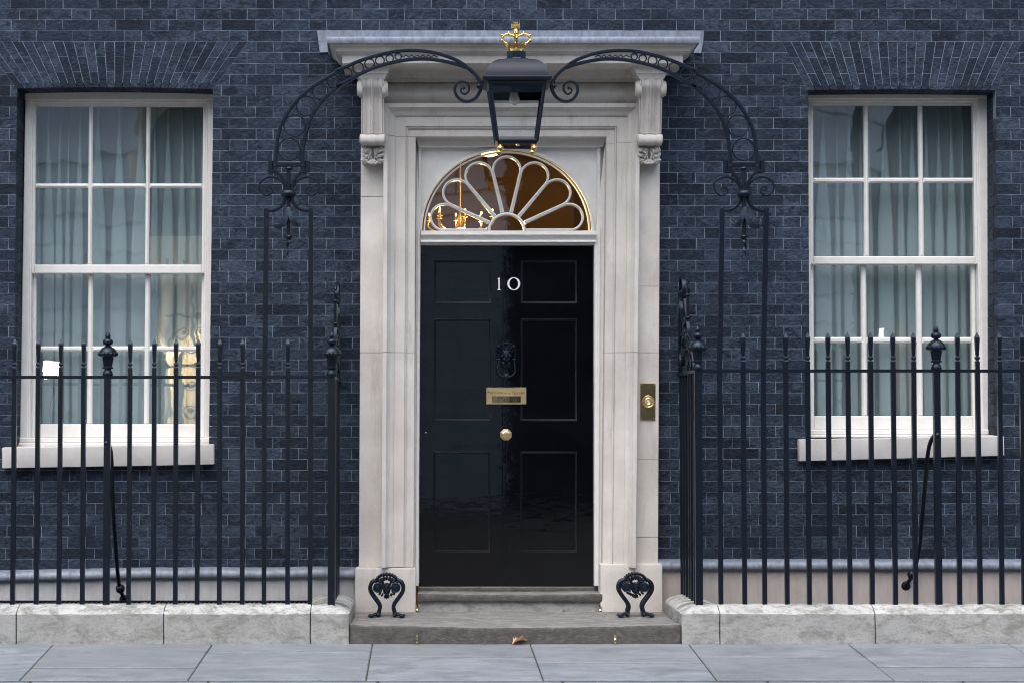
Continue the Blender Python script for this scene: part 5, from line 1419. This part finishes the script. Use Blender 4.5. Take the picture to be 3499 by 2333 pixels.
# hall lamps behind the fanlight
def hall_lamp(p, r, label, energy):
    t = thing("hall_lamp", p, label, "lamp")
    m = MB(); m.ball(p, r, r, r * .6, 14, 8); m.build("glass_bowl", 'warm', t, 60)
    m = MB(); m.lathe(Vector(p) + Vector((0, 0, r * .35)), [(r * 1.1, 0), (r * 1.05, .008), (r * .3, .02), (.006, .03), (.006, 3.55 - p[2])], 16); m.build("lamp_fitting", 'brass', t, 40)
    l = bpy.data.lights.new("hall_lamp_light", 'POINT'); l.energy = energy; l.color = (1, .62, .28); l.shadow_soft_size = .08
    o = bpy.data.objects.new("hall_lamp_light", l); o.location = Vector(p) - Vector((0, 0, r + .06)); COL.objects.link(o); setp(o, t)
hall_lamp(W(D(1025, 1010), 1.3), .075, "glowing amber ceiling lamp seen at the top of the fanlight", 9)
pc = W(D(830, 1470), 2.2)
cl_ = thing("hall_chandelier", pc, "brass chandelier with small amber candle bulbs low behind the fanlight petals", "chandelier")
m = MB(); m.lathe(pc - Vector((0, 0, .10)), [(.01, 0), (.04, .03), (.02, .07), (.03, .10), (.012, .14), (.006, .20), (.006, 3.5 - pc.z)], 12); m.build("stem", 'brass', cl_, 50)
for k in range(8):
    a = 2 * pi * k / 8 + .2; d_ = Vector((cos(a), sin(a), 0)); R_ = .16 + .12 * (k % 2)
    m = MB(); m.tube(spline([pc + Vector((0, 0, -.05)), pc + d_ * R_ * .5 + Vector((0, 0, -.10)), pc + d_ * R_ + Vector((0, 0, -.05)), pc + d_ * R_ + Vector((0, 0, .0))], 5), .006, 6)
    m.lathe(pc + d_ * R_, [(.02, 0), (.022, .006), (.008, .008), (.008, .03)], 8); m.build("arm", 'brass', cl_, 50)
    m = MB(); m.ball(pc + d_ * R_ + Vector((0, 0, .05)), .007, .007, .013, 8, 6); m.build("candle_bulb", 'warm', cl_, 60)
l = bpy.data.lights.new("chandelier_light", 'POINT'); l.energy = 55; l.color = (1, .66, .20); l.shadow_soft_size = .12
o = bpy.data.objects.new("chandelier_light", l); o.location = pc + Vector((.0, -.02, -.22)); COL.objects.link(o); setp(o, cl_)

# ================================================================== the stone building across the street (mirrored in panes and door)
op = thing("stone_building", (0, -25, -.2), "pale rusticated stone building with arches mirrored in the window panes", "building")
YO = -24.0; z0 = pav_z(Y_E) - .16; PERX, A0, AW = 6.5, 1.4, 3.4; zs = 6.35; hC = .52
core = MB(); crs = MB(); vou = MB()
for k in range(-4, 5):
    xa, xb = A0 + PERX * k, A0 + PERX * k + AW; xn = A0 + PERX * (k + 1)
    core.box(xb + .03, xn - .03, YO - 4, YO - .10, z0, zs)
    z = z0; i = 0
    while z < zs - .4:
        cut = [xb, lerp(xb, xn, .28 if i % 2 else .5), lerp(xb, xn, .72 if i % 2 else .999), xn] if i % 2 else [xb, lerp(xb, xn, .5), xn]
        for c0, c1_ in zip(cut[:-1], cut[1:]):
            if c1_ - c0 > .1: crs.box(c0 + (.02 if c0 > xb else 0), c1_ - (.02 if c1_ < xn else 0), YO - .3, YO, z + .04, min(z + hC - .04, zs - .1))
        z += hC; i += 1
    crs.box(xb - .08, xn + .08, YO - .3, YO + .12, zs - .12, zs + .18)
    xm, R0, R1 = (xa + xb) / 2, AW / 2, AW / 2 + .95
    zc0 = zs + .18
    for j in range(11):
        a0, a1 = pi * j / 11 + .012, pi * (j + 1) / 11 - .012
        P = [(xm + cos(a) * r_, zc0 + sin(a) * r_) for r_, a in ((R0, a0), (R0, (a0 + a1) / 2), (R0, a1), (R1, a1), (R1, a0))]
        vou.poly(P, YO - .3, YO, 0)
    for j in range(4): crs.box(xb + .12 + .62 * 0, xn - .12, YO - .3, YO - .02, zc0 + j * hC + .03, zc0 + (j + 1) * hC - .03) if False else None
    # spandrel fill behind the voussoirs
    R = []
    for j in range(17):
        a = pi * j / 16; x = xm + cos(a) * (R0 + .03); zz_ = zc0 + sin(a) * (R0 + .03)
        R.append([(x, YO - .04, zz_), (x, YO - .04, 10.2), (x, YO - 4, 10.2), (x, YO - 4, zz_)])
    core.rings(R)
    core.box(xb + .031, xn - .031, YO - 4, YO - .05, zs, 10.2)
core.box(-40, 40, YO - 5, YO - 4, z0, 10.2)
core.build("wall", 'oppstone', op); tag(crs.build("rusticated_blocks", 'oppstone', op), kind="stuff"); tag(vou.build("voussoirs", 'oppstone', op), kind="stuff")
m = MB()
for k in range(-4, 5): m.box(A0 + PERX * k - .02, A0 + PERX * k + AW + .02, YO - 2.3, YO - 2.2, z0, 8.3)
tag(m.build("arch_shade_panels", 'dark', op), kind="stuff")  # near-black panels added across the arches, standing in for their deep shade
m = MB(); m.box(-40, 40, YO - 4, YO + .25, 10.2, 10.6); m.box(-40, 40, YO - 4, YO + .45, 10.6, 10.8); m.box(-40, 40, YO - 4, YO - .1, 10.8, 12.0); m.build("cornice", 'oppstone', op)

# lit porch with an iron gate in one arch, mirrored in a window
ax0 = A0 - PERX
m = MB(); m.box(ax0 - .1, ax0 + AW + .1, YO - 1.9, YO - 1.8, z0, 4.7); m.build("porch_wall", 'cream', op)
m = MB()
for k in range(9): x = ax0 + AW * (k + .5) / 9; m.box(x - .03, x + .03, YO - 1.0, YO - .94, z0, 4.2)
for zz in (1.2, 2.4, 3.6): m.box(ax0, ax0 + AW, YO - 1.02, YO - .92, zz, zz + .07)
for k in range(8):
    for zz in (1.55, 2.05, 2.75, 3.25):
        c = Vector((ax0 + AW * (k + 1) / 9, YO - .97, zz)); m.tube([c + Vector((cos(2 * pi * q / 16) * .13, 0, sin(2 * pi * q / 16) * .13)) for q in range(17)], .018, 6); m.ball(c, .07, .03, .07, 8, 6)
m.build("iron_gate", 'iron', op)
m = MB(); pl = Vector((ax0 + 2.2, YO - 1.45, 4.3)); m.ball(pl, .14); m.tube([pl, pl + Vector((0, 0, 2.3))], .015, 6); m.build("porch_lamp", 'warm', op, 60)
l = bpy.data.lights.new("porch_light", 'SPOT'); l.energy = 1500; l.color = (1, .80, .52); l.shadow_soft_size = .16; l.spot_size = radians(125); l.spot_blend = .5
o = bpy.data.objects.new("porch_light", l); o.location = pl + Vector((-.4, .35, .0)); COL.objects.link(o); setp(o, op)
# press lamp on a stand behind the camera, its panel mirrored in a lower pane
for x, zz, hw, hh, lab in ((-5.31, 1.99, .11, .13, "small square press lamp on a tripod mirrored in a lower window pane"), (6.67, 2.74, .035, .09, "slim press lamp on a tall tripod mirrored in a window pane")):
    zg_ = pav_z(Y_E) - .16
    t = thing("press_lamp", (x, -16, zg_), lab, "press lamp")
    m = MB(); m.box(x - hw - .02, x + hw + .02, -16.06, -16.0, zz - hh - .02, zz + hh + .02); m.build("lamp_housing", 'iron', t)
    m = MB(); m.box(x - hw, x + hw, -16.0, -15.995, zz - hh, zz + hh); m.build("lamp_panel", 'led', t)
    m = MB(); m.tube([(x, -16.04, zg_ + .5), (x, -16.04, zz - hh)], .015, 6); m.build("stand", 'iron', t)
    for k in range(3):
        a = 2 * pi * k / 3; m = MB(); m.tube([(x, -16.04, zg_ + .7), (x + cos(a) * .45, -16.04 + sin(a) * .45, zg_ + .01)], .01, 6); m.build("leg", 'iron', t)
